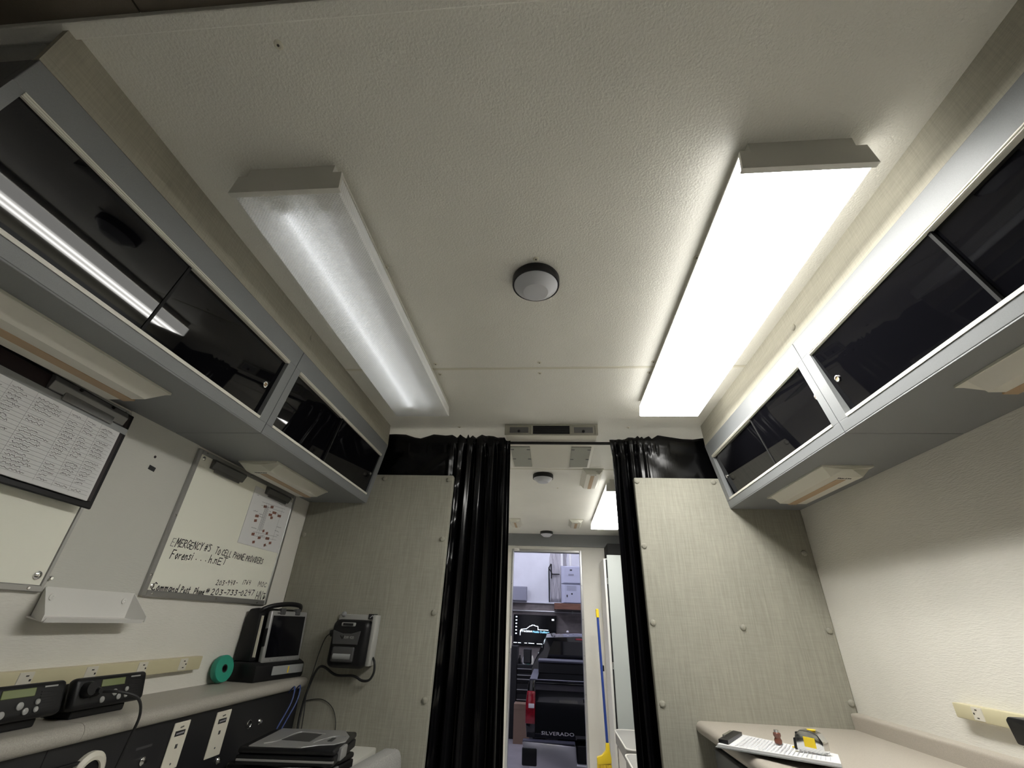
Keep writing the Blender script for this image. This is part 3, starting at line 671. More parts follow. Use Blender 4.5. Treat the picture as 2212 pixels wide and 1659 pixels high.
# folded white tray on the wall
tr = thing('wall_tray', 'folded white sheet-metal tray on the wall below the boards', 'tray', (XL+.03, 1.27, 1.13))
part('back_plate', box(XL+.004, XL+.006, 1.140, 1.412, 1.142, 1.213), 'sheet_white', tr)
part('bottom_plate', prism([(XL+.004, 1.142), (XL+.058, 1.132), (XL+.058, 1.135), (XL+.004, 1.145)], 'y', 1.128, 1.424), 'sheet_white', tr)
part('front_lip', prism([(XL+.058, 1.132), (XL+.062, 1.142), (XL+.060, 1.142), (XL+.056, 1.133)], 'y', 1.128, 1.424), 'sheet_white', tr)
for ya, yb in ((1.140, 1.122), (1.412, 1.430)):
    bm = B(); t = .0018 if yb > ya else -.0018
    P = [(XL+.004, ya, 1.213), (XL+.004, ya, 1.142), (XL+.060, yb, 1.135), (XL+.060, yb, 1.150)]
    A = [bm.verts.new(p) for p in P]; Q = [bm.verts.new((p[0], p[1]+t, p[2])) for p in P]
    bm.faces.new(A); bm.faces.new(Q[::-1])
    for i in range(4): bm.faces.new((A[i], A[(i+1) % 4], Q[(i+1) % 4], Q[i]))
    bmesh.ops.recalc_face_normals(bm, faces=bm.faces)
    part('side_flap', bm, 'sheet_white', tr)
part('screw', lathe((XL+.006, 1.385, 1.190), (1, 0, 0), [(.008, 0), (.008, .002), (.003, .003), (0, .001)], 14), 'sheet_white', tr, True)
part('screw', lathe((XL+.006, 1.165, 1.190), (1, 0, 0), [(.008, 0), (.008, .002), (.003, .003), (0, .001)], 14), 'sheet_white', tr, True)

# ---------------------------------------------------------------- outlet strips
def outlet_strip(side, y0, y1, z0, z1, ys, label):
    wx = XL if side < 0 else XR; s = -side; xf_ = wx+s*.026
    o = thing('outlet_strip', label, 'outlet strip', (wx+s*.013, (y0+y1)/2, z0), group='beige outlet strips')
    part('channel', box(*sorted((wx, xf_)), y0, y1, z0, z1, .003), 'beige', o, True)
    h = (z1-z0)*.86; zc = (z0+z1)/2
    for y in ys:
        r = part('receptacle', box(*sorted((xf_-s*.002, xf_+s*.0015)), y-.018, y+.018, zc-h/2, zc+h/2, .001, 1), 'plate', o)
        for yy, zz, a, b in ((y+.002, zc+.0095, .007, .0028), (y+.002, zc-.0095, .007, .0028), (y+.012, zc, .0045, .0045)):
            part('slot', box(*sorted((xf_+s*.001, xf_+s*.0022)), yy-a/2, yy+a/2, zz-b/2, zz+b/2), 'slot', r)
outlet_strip(-1, .62, 1.797, .986, 1.027, (.655, .83, 1.005, 1.18, 1.355, 1.53, 1.705), 'long beige outlet strip on the left wall behind the radios')
outlet_strip(1, .75, 1.718, .977, 1.014, (1.283, 1.458, 1.633, 1.108), 'beige outlet strip on the right wall')

# ---------------------------------------------------------------- left shelf, black fascia, desk
sh = thing('shelf', 'grey laminate shelf along the left wall with rounded front edge', 'shelf', (-1.2, 1.3, .889))
prof = [(XL, .929)]+[(-1.118+.020*math.sin(a*math.pi/8), .909+.020*math.cos(a*math.pi/8)) for a in range(9)]+[(XL, .889)]
for a, b in ((.33, 1.205), (1.206, YP)):
    part('top_section', prism(prof, 'y', a, b), 'laminate', sh, True)
fa = thing('control_panel', 'black control panel below the left shelf', 'panel', (-1.2, 1.3, .70))
part('panel', box(-1.135, -1.122, .33, YP-.001, .70, .8885), 'panel_black', fa)
xf0 = -1.122
for (ya, yb, za) in ((1.535, 1.600, .762), (1.723, 1.798, .752)):
    p = part('wall_plate', box(xf0, xf0+.004, ya, yb, za, .876, .0015, 1), 'plate', fa)
    m = (ya+yb)/2
    k = part('plate_label', box(xf0+.004, xf0+.0046, m-.021, m+.019, .842, .855), 'ink', p)
    part('label_print', strokes([[(m-.015, .848), (m+.013, .849)]], .004, on_left(xf0+.0051)), 'ink_line', p)
    part('toggle', cyl((xf0+.004, m-.005, .862), (xf0+.012, m-.003, .866), .0016, 8), 'steel_dark', p, True)
    part('jack', box(xf0+.004, xf0+.0055, m-.004, m+.004, .812, .822), 'steel_dark', p)
    part('screw', lathe((xf0+.004, m, .776), (1, 0, 0), [(.003, 0), (.002, .0015), (0, .002)], 8), 'steel_dark', p, True)
def panel_ring(y, z, r, name='grommet_ring'):
    k = part(name, lathe((xf0, y, z), (1, 0, 0), [(r*.82, 0), (r, .0005), (r, .003), (r*.9, .004), (r*.82, .003), (r*.82, 0)], 22), 'chrome', fa, True)
panel_ring(1.932, .812, .014)
for y, z in ((1.997, .810), (1.454, .806), (1.35, .80), (1.80, .735)):
    k = part('key_lock', lathe((xf0, y, z), (1, 0, 0), [(.010, 0), (.010, .004), (.006, .008), (.005, .012), (0, .012)], 16), 'chrome', fa, True)
part('panel_label', strokes([[(1.42, .838), (1.47, .838)]], .006, on_left(xf0+.0006)), 'dark_grey', fa)
k = part('dial_bezel', lathe((xf0, 1.278, .818), (1, 0, 0), [(.045, 0), (.045, .010), (.036, .016), (.028, .014), (.027, .006)], 30), 'plate', fa, True)
part('dial_face', lathe((xf0, 1.278, .818), (1, 0, 0), [(.030, .004), (.030, .009), (0, .009)], 26), 'black_plastic', k, True)
part('panel_catch', box(xf0, xf0+.008, 1.175, 1.255, .842, .850, .003), 'black_plastic', fa)
part('panel_seam', box(xf0, xf0+.0008, 1.155, 1.157, .71, .888), 'black_matte', fa)

dk = thing('desk', 'white desktop below the black control panel', 'desk', (-.95, 1.6, FZ))
part('top', box(-1.313, -.735, 1.20, YP-.001, .672, .700, .006), 'desk_white', dk, True)
part('support', box(-1.313, -1.14, 1.20, YP-.001, FZ, .671), 'panel_black', dk)
part('end_panel', box(-1.14, -.80, 1.20, 1.225, FZ, .671, .002, 1), 'cab_grey', dk)

# radios
def radio(y0, y1, label, mic):
    o = thing('mobile_radio', label, 'radio', (-1.20, (y0+y1)/2, .929), group='black two-way radios on the shelf')
    wd = y1-y0; R = Matrix.Translation((-1.155, (y0+y1)/2, .985)) @ Matrix.Rotation(math.radians(-14), 4, 'Y')
    def rb(x0, x1, a, b, c, d, bev=0, seg=2): return xf(box(x0, x1, a, b, c, d, bev, seg), R)
    part('bracket', box(-1.235, -1.165, y0+.03, y1-.03, .929, .947, .004), 'black_plastic', o)
    part('body', rb(-.085, -.016, -wd/2+.012, wd/2-.012, -.034, .026, .006), 'black_plastic', o, True)
    hd = part('control_head', rb(-.020, .006, -wd/2, wd/2, -.036, .032, .011, 4), 'black_plastic', o, True)
    part('display', rb(.006, .0072, -.038, .032, .006, .022, .001, 1), 'lcd', hd)
    part('brand_bar', rb(.006, .0072, .050, .080, .020, .023), 'button', hd)
    for i in range(7): part('speaker_slot', rb(.0058, .0070, .046, .084, -.020+i*.0052, -.0178+i*.0052), 'black_matte', hd)
    for (yy, zz, a) in ((.006, -.010, .0075), (.020, -.021, .0065), (.042, -.006, .0055), (.042, -.020, .0055), (-.028, -.022, .007)):
        part('button', xf(lathe((.005, yy, zz), (1, 0, 0), [(a, 0), (a, .003), (a*.7, .0045), (0, .0045)], 14), R), 'button', hd, True)
    part('knob', xf(lathe((.004, -wd/2+.030, .004), (1, 0, 0), [(.017, 0), (.017, .010), (.014, .018), (0, .018)], 20), R), 'black_plastic', hd, True)
    if mic:
        part('mic_plug', xf(lathe((.004, -wd/2+.048, -.004), (1, 0, 0), [(.010, 0), (.010, .016), (.006, .024), (0, .024)], 14), R), 'black_plastic', hd, True)
    return o
radio(1.188, 1.402, 'black two-way radio with plugged-in microphone cord, nearer the tape roll', True)
radio(.955, 1.168, 'black two-way radio at the left edge of the shelf', False)
single('microphone_cord', tube([(-1.128, 1.245, .985), (-1.10, 1.262, .984), (-1.075, 1.300, .968), (-1.072, 1.325, .930), (-1.076, 1.325, .88), (-1.082, 1.318, .80), (-1.088, 1.305, .705)], .0034, 8), 'rubber', 'black microphone cord hanging from the radio over the shelf edge', 'cord', smooth=True)

# teal tape roll leaning by the dock
tp = thing('tape_roll', 'teal tape roll leaning on the shelf beside the tablet dock', 'tape roll', (-1.275, 1.925, .929))
c = (-1.296, 1.925, .976); ax = (1, -.15, .18)
part('roll', lathe(c, ax, [(.014, 0), (.044, 0), (.046, .003), (.046, .021), (.044, .024), (.014, .024), (.014, 0)], 28), 'teal', tp, True)
part('core', lathe(c, ax, [(.010, .001), (.014, .001), (.014, .023), (.010, .023), (.010, .001)], 20), 'maroon', tp, True)

# rugged tablet in its dock
dkx = thing('tablet_dock', 'rugged tablet standing in a black charging dock on the shelf', 'tablet dock', (-1.22, 2.15, .929))
DM = Matrix.Translation((-1.172, 2.145, 0)) @ Matrix.Rotation(math.radians(-9), 4, 'Z') @ Matrix.Diagonal((.70, .856, 1, 1)) @ Matrix.Translation((1.137, -2.060, 0))
MW[dkx] = DM.inverted() @ MW[dkx]        # narrower, turned a little toward the room
part('base', prism([(-1.300, .9295), (-1.118, .9295), (-1.112, .940), (-1.118, .985), (-1.150, .998), (-1.300, .998)], 'y', 1.872, 2.232, bev=.006), 'black_plastic', dkx, True)
part('back_shell', prism([(-1.300, .998), (-1.185, .998), (-1.205, 1.17), (-1.225, 1.195), (-1.285, 1.190), (-1.300, 1.15)], 'y', 1.880, 2.215, bev=.008), 'black_plastic', dkx, True)
hd = part('handle', tube([(-1.225, 1.890, 1.170), (-1.205, 1.900, 1.190), (-1.185, 1.95, 1.205), (-1.170, 2.03, 1.214), (-1.165, 2.10, 1.214), (-1.175, 2.15, 1.206), (-1.20, 2.17, 1.185)], .010, 10), 'black_plastic', dkx, True)
RT = Matrix.Translation((-1.137, 2.060, .992)) @ Matrix.Rotation(math.radians(-6), 4, 'Y')
tab = part('tablet', xf(box(-.030, 0, -.142, .142, 0, .196, .009, 3), RT), 'silver', dkx, True)
part('screen', xf(box(-.001, .0012, -.126, .124, .020, .176, .0005, 1), RT), 'screen_dark', tab)
part('screen_gasket', xf(box(-.031, -.004, -.1435, .1435, .06, .13, .003, 1), RT), 'black_plastic', tab)
part('brand_mark', xf(strokes([[(-.10, .186), (-.065, .186)]], .004, lambda u, v: (.0008, u, v)), RT), 'ink', tab)
for i in range(6): part('button', xf(lathe((0, -.082+i*.024, .011), (1, 0, 0), [(.0045, 0), (.0035, .002), (0, .002)], 10), RT), 'grey_plastic', tab, True)
for yy in (-.062, .055): part('latch_hook', xf(box(-.020, .006, yy-.018, yy+.018, .180, .206, .003), RT), 'dark_grey', dkx)
part('label_strip', prism([(-1.170, 1.015), (-1.152, 1.015), (-1.168, 1.165), (-1.182, 1.165)], 'y', 1.8775, 1.8805), 'plate', dkx)
part('dock_front', box(-1.1175, -1.1115, 1.985, 2.215, .948, .980, .002), 'grey_plastic', dkx)
part('dock_label', box(-1.112, -1.1105, 2.095, 2.103, .952, .976), 'yellow', dkx)
part('dock_button', lathe((-1.112, 2.162, .966), (1, 0, 0), [(.007, 0), (.006, .003), (0, .004)], 14), 'button', dkx, True)

# mobile printer on the partition
pr = thing('printer', 'small black mobile printer mounted on the left partition panel', 'printer', (-.91, 2.24, .97))
part('mount_plate', box(-1.008, -.812, 2.268, 2.2795, .985, 1.186, .004), 'printer_mount', pr, True)
part('mount_rail', box(-.824, -.806, 2.215, 2.2795, .985, 1.186, .004), 'printer_mount', pr, True)
k = part('plate_label', box(-.864, -.822, 2.2665, 2.2685, 1.168, 1.190), 'ink', pr)
part('label_print', strokes([[(-.855, 1.174), (-.845, 1.184), (-.838, 1.175), (-.83, 1.184)]], .003, lambda u, v: (u, 2.2660, v)), 'paper', k)
bd = part('body', box(-1.000, -.822, 2.190, 2.266, .974, 1.164, .030, 5), 'black_plastic', pr, True)
part('display_frame', box(-.955, -.888, 2.186, 2.215, 1.136, 1.152, .005), 'silver', bd)
part('display', box(-.945, -.898, 2.1845, 2.19, 1.139, 1.149), 'screen_dark', bd)
part('front_cover', prism([(-.978, 1.066), (-.864, 1.066), (-.858, 1.120), (-.900, 1.108), (-.940, 1.108), (-.985, 1.120)], 'y', 2.183, 2.195, bev=.002), 'dark_grey', bd)
part('paper_window', box(-.975, -.872, 2.184, 2.195, .998, 1.058, .008, 3), 'dark_grey', bd, True)
part('paper_roll', cyl((-.965, 2.196, 1.02), (-.885, 2.196, 1.02), .016, 20), 'grey_plastic', bd, True)
part('lettering', text_bm('RW 420', .016, basis((1, 0, 0), (0, 0, 1), (-.928, 2.1826, 1.088)), .0003, .045), 'button', bd)
part('emblem', strokes([[(-.945, 1.098), (-.936, 1.088), (-.933, 1.098)]], .005, lambda u, v: (u, 2.1824, v)), 'black_matte', bd)
part('power_plug', cyl((-1.012, 2.225, 1.105), (-.99, 2.225, 1.11), .014, 14), 'black_plastic', pr, True)
part('screw', lathe((-.985, 2.268, 1.185), (0, -1, 0), [(.012, 0), (.012, .004), (.006, .012), (0, .012)], 14), 'grey_plastic', pr, True)
single('printer_cable', tube([(-.806, 2.255, 1.015), (-.790, 2.24, 1.000), (-.785, 2.24, .965), (-.80, 2.24, .935), (-.835, 2.245, .93), (-.88, 2.25, .945), (-.96, 2.25, .945), (-1.02, 2.25, .972), (-1.05, 2.255, .968), (-1.07, 2.26, .93), (-1.085, 2.26, .86), (-1.09, 2.26, .78), (-1.08, 2.255, .705)], .005, 8), 'rubber', 'thick black cable looping under the wall printer', 'cable', smooth=True)
single('power_cord', tube([(-1.014, 2.225, 1.105), (-1.035, 2.228, 1.085), (-1.050, 2.230, 1.03), (-1.058, 2.228, .96), (-1.066, 2.225, .88), (-1.055, 2.22, .80), (-1.045, 2.21, .705)], .0022, 8), 'rubber', 'thin black cord running down from the printer plug', 'cord', smooth=True)
for dy, lb in ((0, 'blue network cable arching behind the laptops'), (-.045, 'dark blue network cable nearest the control panel rings')):
    single('network_cable', tube([(-1.105, 2.19+dy, .925-.04), (-1.07, 2.16+dy, .91), (-1.055, 2.13+dy, .86), (-1.065, 2.08+dy, .78), (-1.062, 2.07+dy, .74), (-1.06, 2.10+dy, .705)], .0028, 8), 'blue_cable', lb, 'cable', 'network cables', True)
single('thin_cord', tube([(-1.10, 2.275, .84), (-1.02, 2.275, .852), (-.96, 2.275, .825), (-.93, 2.275, .77), (-.925, 2.272, .705)], .0016, 8), 'rubber', 'thin dark cord curving on the partition behind the laptops', 'cord', smooth=True)

# two stacked rugged laptops
def laptop(z, loc, rz, label, top):
    o = thing('laptop', label, 'laptop', (loc[0], loc[1], z), rz, 'stacked rugged laptops')
    q = lambda n, bm, m, p=o, s=False: part(n, bm, m, p, s, True)
    q('base', box(-.155, .155, -.135, .135, 0, .026, .005), 'black_plastic')
    q('base_trim', box(-.152, .157, -.1365, -.128, .010, .016, .001, 1), 'silver')
    lid = q('lid', box(-.155, .155, -.135, .135, .0275, .046, .008, 3), 'black_plastic', o, True)
    if top:
        q('lid_plate', prism([(-.125, -.130), (.045, -.130), (.085, -.095), (.135, -.075), (.158, -.03), (.150, .045), (.110, .132), (-.125, .132)], 'z', .044, .0485, bev=.0015), 'silver', lid)
        q('lid_inset', prism([(-.055, -.045), (.045, -.060), (.050, .050), (-.03, .070)], 'z', .048, .0497), 'steel_dark', lid)
        for a in ([(-.09, -.10), (-.06, -.055), (-.04, .078), (.06, .06)], [(.06, -.07), (.075, -.02), (.10, .03), (.14, .03)]):
            q('lid_ridge', tube([(x, y, .0488) for x, y in a], .0022, 6), 'silver', lid, True)
        q('latch_slot', box(.10, .115, -.045, .005, .0480, .0496), 'steel_dark', lid)
        q('latch', box(.148, .166, -.085, -.02, .006, .040, .004), 'silver')
    else:
        q('lid_plate', box(-.12, .13, -.125, .125, .044, .0485, .002, 1), 'silver', lid)
        q('port_cover', box(.150, .162, -.10, .02, .006, .030, .004), 'silver')
laptop(.700, (-.885, 1.862), math.radians(-6), 'lower of the two stacked rugged laptops on the white desk', False)
laptop(.750, (-.870, 1.862), math.radians(7), 'silver-lidded rugged laptop, topmost of the two stacked laptops', True)

# ---------------------------------------------------------------- chairs
def chair(loc, rz, label, zs=.45, zt=.80, piped=True):
    o = thing('padded_chair', label, 'chair', loc, rz, 'grey padded chairs with white piping')
    q = lambda n, bm, m, p=o, s=False: part(n, bm, m, p, s, True)
    q('seat', box(-.23, .23, -.22, .22, zs-.07, zs, .03, 4), 'chair_fabric', o, True)
    b = B(); pts = []
    n = 8; rr = .07
    hw = .20
    for k in range(n+1): a = math.pi/2*k/n; pts.append((hw-rr+rr*math.sin(a), zt-rr+rr*math.cos(a)))
    pts += [(hw, zs+.05), (-hw, zs+.05)]
    for k in range(n+1): a = math.pi/2*k/n; pts.append((-hw+rr-rr*math.cos(a), zt-rr+rr*math.sin(a)))
    bk = q('backrest', prism(pts, 'y', .18, .235, bev=.008), 'chair_fabric', o, True)
    if not piped:
        q('edge_cap', tube([(-hw-.002, .208, zs+.06), (-hw-.002, .208, zt-.07), (-hw+.03, .208, zt-.016)], .011, 8), 'piping', bk, True)
    for yy in (.183, .232) if piped else ():
        q('piping', tube([(x, yy, z) for x, z in pts]+[(pts[0][0], yy, pts[0][1])], .006, 6, False), 'piping', bk, True)
    for sx in (-.18, .18):
        q('back_post', box(sx-.015, sx+.015, .20, .22, zs-.04, zs+.08, .004), 'steel_dark')
        for sy in (-.18, .18): q('leg', cyl((sx, sy, zs-.06), (sx*1.1, sy*1.1, 0), .014, 10), 'steel_dark', o, True)
chair((-.835, 1.965, FZ), math.radians(-96), 'grey padded chair pushed toward the white desk', .48, .880, False)
def stool(x0, y0, y1, z, label):
    o = thing('padded_stool', label, 'stool', (x0+.21, (y0+y1)/2, FZ), group='grey padded stools beyond the right curtain')
    rr = .06; x1 = x0+.42; pts = []
    for cx_, cy_, a0 in ((x1-rr, y1-rr, 0), (x0+rr, y1-rr, 90), (x0+rr, y0+rr, 180), (x1-rr, y0+rr, 270)):
        for k in range(6): a = math.radians(a0+18*k); pts.append((cx_+rr*math.cos(a), cy_+rr*math.sin(a)))
    c = part('cushion', prism(pts, 'z', z-.09, z, bev=.008), 'chair_fabric', o, True)
    part('piping', tube([(x, y, z-.002) for x, y in pts]+[(pts[0][0], pts[0][1], z-.002)], .006, 6, False), 'piping', c, True)
    part('base', box(x0+.02, x1-.02, y0+.02, y1-.02, FZ+.02, z-.091, .01), 'sheet_white', o, True)
    for a in (x0+.05, x1-.05):
        for b in (y0+.05, y1-.05): part('foot', cyl((a, b, FZ), (a, b, FZ+.021), .02, 12), 'black_plastic', o, True)
stool(.545, 4.13, 4.86, .40, 'grey padded stool with white piping beyond the right curtain, farther of two')
stool(.520, 3.40, 4.085, .385, 'grey padded stool with white piping beyond the right curtain, nearer of two')

# ---------------------------------------------------------------- right counter
ct = thing('counter', 'beige laminate counter along the right wall with backsplash', 'counter', (.9, 1.5, .81))
prof = [(XR, .854)]+[(.609-.022*math.sin(a*math.pi/8), .832+.022*math.cos(a*math.pi/8)) for a in range(9)]+[(XR, .81)]
part('top', prism(prof, 'y', .5, YP-.001), 'laminate_warm', ct, True)
bsp = [(XR, .854), (1.205, .854), (1.203, .895)]+[(1.211-.008*math.cos(a*math.pi/8), .899+.008*math.sin(a*math.pi/8)) for a in range(5)]+[(XR, .909)]
part('backsplash', prism(bsp, 'y', .5, YP-.001), 'laminate_warm', ct, True)
bc = thing('base_cabinet', 'grey base cabinet under the right counter', 'cabinet', (.93, 1.5, FZ))
part('carcass', box(.66, XR-.001, .5, YP-.001, FZ, .8095), 'black_matte', bc)
for a, b in ((.52, 1.38), (1.385, 2.255)):
    d = part('door', box(.640, .660, a, b, FZ+.08, .770, .003), 'cab_grey', bc)
    part('handle', cyl((.625, (a+b)/2-.06, .70), (.625, (a+b)/2+.06, .70), .006, 10), 'chrome', d, True)
    for s in (-.055, .055): part('handle_post', cyl((.641, (a+b)/2+s, .70), (.625, (a+b)/2+s, .70), .004, 8), 'chrome', d, True)

# note pad on clipboard, overhanging the counter edge
A_, B_, C_, D_ = Vector((.522, 1.800, .862)), Vector((.648, 1.998, .862)), Vector((.862, 1.762, .862)), Vector((.748, 1.525, .884))
pad = thing('clipboard', 'clipboard with a ruled white form overhanging the right counter edge', 'clipboard', ((A_+C_)/2).to_tuple()[:2]+(.8545,))
def bil(u, v): return A_*(1-u)*(1-v)+B_*(1-u)*v+C_*u*v+D_*u*(1-v)
def slabq(u0, u1, v0, v1, z0, z1):
    t = B(); g = []
    for z in (z0, z1): g.append([t.verts.new(bil(u, v)+Vector((0, 0, z))) for u, v in ((u0, v0), (u1, v0), (u1, v1), (u0, v1))])
    t.faces.new(g[0][::-1]); t.faces.new(g[1])
    for i in range(4): t.faces.new((g[0][i], g[0][(i+1) % 4], g[1][(i+1) % 4], g[1][i]))
    bmesh.ops.recalc_face_normals(t, faces=t.faces); return t
part('board', slabq(-.02, 1.0, -.02, 1.02, -.0075, -.005), 'grey_plastic', pad)
st = part('form_sheets', slabq(0, 1.0, .0, 1.0, -.0048, .0015), 'paper', pad)
fnp = lambda u, v: bil(u, v)+Vector((0, 0, .0021))
ln = [[(.16+i*.035, .06), (.16+i*.035, .94)] for i in range(23)]; ln += [[(.14, v), (.95, v)] for v in (.2, .5, .75)]
part('ruled_lines', strokes(ln, .006, fnp), 'ruled', st)
rnd = random.Random(21); ln = []
for i in range(20):
    u = .165+i*.035
    for v0 in (.08, .25, .55, .78):
        if rnd.random() < .5: ln.append([(u+rnd.uniform(-.01, .01), v0+j*.015) for j in range(rnd.randint(3, 9))])
part('form_writing', strokes(ln, .005, fnp), 'ink_line', st)['kind'] = 'stuff'
k = part('clip', slabq(-.005, .09, .10, .92, .0016, .011), 'black_plastic', pad)
part('clip_lever', slabq(.0, .03, .30, .72, .011, .017), 'chrome', k)
# small amber vial on the form
p = bil(.48, .80)
vb = thing('vial', 'small amber glass vial on the white form', 'vial', (p.x, p.y, p.z+.0022))
part('glass', lathe((p.x, p.y, p.z+.0022), (0, 0, 1), [(.009, 0), (.011, .002), (.0115, .010), (.0085, .016), (.0115, .022), (.011, .028), (.006, .031), (0, .031)], 18), 'amber', vb, True)
part('cap', lathe((p.x, p.y, p.z+.0022), (0, 0, 1), [(.008, .0305), (.008, .036), (0, .036)], 16), 'chrome', vb, True)
# tape measure
p = bil(.80, .60)
tm = thing('tape_measure', 'chrome and yellow tape measure on the white form', 'tape measure', (p.x, p.y, p.z+.004), math.radians(-52))
q = lambda n, bm, m, pp=tm, s=False: part(n, bm, m, pp, s, True)
bodyp = [(-.040, .0), (.036, 0), (.042, .008), (.042, .030), (.030, .047), (.010, .053), (-.020, .051), (-.038, .036), (-.042, .012)]
tb = q('case', prism(bodyp, 'y', -.017, .017, bev=.004), 'chrome', tm, True)
q('side_label', prism([(-.012, .012), (.020, .012), (.020, .036), (-.012, .036)], 'y', -.0185, -.0165), 'yellow', tb)
q('top_label', xf(lathe((0, 0, 0), (0, 0, 1), [(.012, 0), (.012, .001), (0, .001)], 18), Matrix.Translation((.008, 0, .0530))), 'yellow', tb)
q('bumper', prism([(-.046, 0), (-.036, 0), (-.034, .030), (-.044, .028)], 'y', -.018, .018, bev=.003), 'black_plastic', tb)
q('lock_slide', box(-.040, -.030, -.009, .009, .030, .043, .003), 'black_plastic', tb)
q('blade_hook', box(-.056, -.044, -.010, .010, .001, .004), 'yellow', tb)
# black device at the right edge
dv = thing('desk_phone', 'black device case at the right edge, on the right counter', 'device', (1.18, 1.34, .8545))
part('case', prism([(1.455, .958), (1.462, 1.006), (1.452, 1.014), (1.22, 1.014), (1.22, .958)], 'x', 1.140, 1.205, bev=.004), 'black_plastic', dv, True)
part('stand', box(1.165, 1.20, 1.27, 1.39, .8545, .960, .004), 'black_plastic', dv)
single('device_cable', tube([(1.150, 1.448, .9545), (1.146, 1.442, .935), (1.142, 1.43, .905), (1.146, 1.40, .870), (1.15, 1.36, .858)], .003, 8), 'rubber', 'black cable below the device at the right edge', 'cable', smooth=True)

# ---------------------------------------------------------------- far room: locker, case, broom
lk = thing('tall_cabinet', 'tall white cabinet with grey door right of the end doorway', 'cabinet', (.9, 5.41, FZ))
part('carcass', box(.580, 1.18, 5.20, 5.614, FZ, 1.85, .004), 'sheet_white', lk)
part('door', box(.616, 1.17, 5.172, 5.192, FZ+.06, 1.885, .003), 'locker', lk)
part('door_gap', box(.603, .618, 5.192, 5.201, .05, 1.84), 'black_matte', lk)
for z in (1.62, .85, .3): part('hinge', cyl((.611, 5.186, z-.03), (.611, 5.186, z+.03), .006, 10), 'chrome', lk, True)
cs = thing('equipment_case', 'black case on top of the tall cabinet', 'case', (.88, 5.45, 1.851))
part('shell', box(.64, 1.15, 5.28, 5.60, 1.8505, 2.025, .012), 'case_black', cs, True)
part('latch', box(.80, .86, 5.272, 5.282, 1.90, 1.95, .003), 'steel_dark', cs)
br = thing('broom', 'yellow broom with blue handle leaning beside the doorway', 'broom', (.48, 5.15, FZ))
h0, h1 = Vector((.505, 5.13, .222)), Vector((.482, 5.20, 1.352))
d = (h1-h0)
part('handle', cyl(h0, h0+d*.932, .0125, 12), 'blue', br, True)
part('grip', lathe(h0+d*.925, d, [(.0125, 0), (.0165, .003), (.0165, .075), (.010, .082), (0, .082)], 14), 'yellow', br, True)
part('head', prism([(.405, .100), (.532, .112), (.532, .150), (.522, .205), (.520, .255), (.490, .255), (.486, .200), (.45, .165), (.405, .150)], 'y', 5.105, 5.150, bev=.005), 'yellow', br, True)
for i in range(9):
    x = .405+i*.0142
    part('bristle_tuft', prism([(x, .102), (x+.0125, .104), (x+.017, FZ+.002), (x-.003, FZ+.002)], 'y', 5.108, 5.147), 'bristle', br)
part('wall_clip', box(.500, .520, 5.17, 5.20, .80, .85, .004), 'black_plastic', br)

# ---------------------------------------------------------------- garage beyond the doorway
GZ = -1.15; GY = 14.0
struct('floor_garage', box(-5, 5, YD+.12, GY+.2, GZ-.1, GZ), 'garage_floor', 'grey concrete garage floor')
struct('ceiling_garage', box(-5, 5, YD+.12, GY+.2, 4.3, 4.4), 'garage_ceiling', 'garage ceiling')
gw = struct('wall_garage', box(-5, 5, GY, GY+.2, 1.75, 4.3), 'garage_white', 'white upper garage wall')
part('lower_wall', box(-5, 5, GY, GY+.2, GZ, 1.75), 'garage_block', gw)
part('wall_ledge', box(-5, 5, GY-.05, GY, 1.735, 1.775, .005), 'garage_white', gw)
struct('wall_garage_left', box(-5.1, -5, YD+.12, GY+.2, GZ, 4.3), 'garage_white', 'left garage wall')
struct('wall_garage_right', box(5, 5.1, YD+.12, GY+.2, GZ, 4.3), 'garage_white', 'right garage wall')
def shop(x, y):
    lb = 'shop light on the garage ceiling, '+{7.6: 'nearest', 10.2: 'middle', 12.6: 'farthest'}[y]+' row, '+('left' if x < 0 else 'right' if x > 0 else 'centre')
    o = thing('shop_light', lb, 'shop light', (x, y, 4.2), group='garage ceiling shop lights')
    part('housing', box(x-.14, x+.14, y-.62, y+.62, 4.24, 4.299), 'fix_white', o); part('tube_cover', box(x-.12, x+.12, y-.60, y+.60, 4.21, 4.24, .01), 'shop_lamp', o)
for x in (-2.4, 0, 2.4):
    for y in (7.6, 10.2, 12.6): shop(x, y)
gp = thing('pipe', 'horizontal white pipe on the garage wall above the screen', 'pipe', (0, GY-.04, 1.53))
part('run', cyl((-3, GY-.055, 1.53), (3, GY-.055, 1.53), .022, 12), 'metal_grey', gp, True)
for x in (-1.6, .6): part('bracket', box(x-.02, x+.02, GY-.08, GY-.001, 1.50, 1.56, .003), 'metal_grey', gp)
eb = thing('electrical_box', 'grey electrical box on the white garage wall', 'electrical box', (-1.05, GY-.12, 1.78))
part('case', box(-1.50, -.690, GY-.24, GY-.055, 1.776, 2.15, .01), 'steel_grey', eb); part('cover', box(-1.48, -.71, GY-.25, GY-.24, 1.79, 2.135, .006), 'steel_grey', eb)
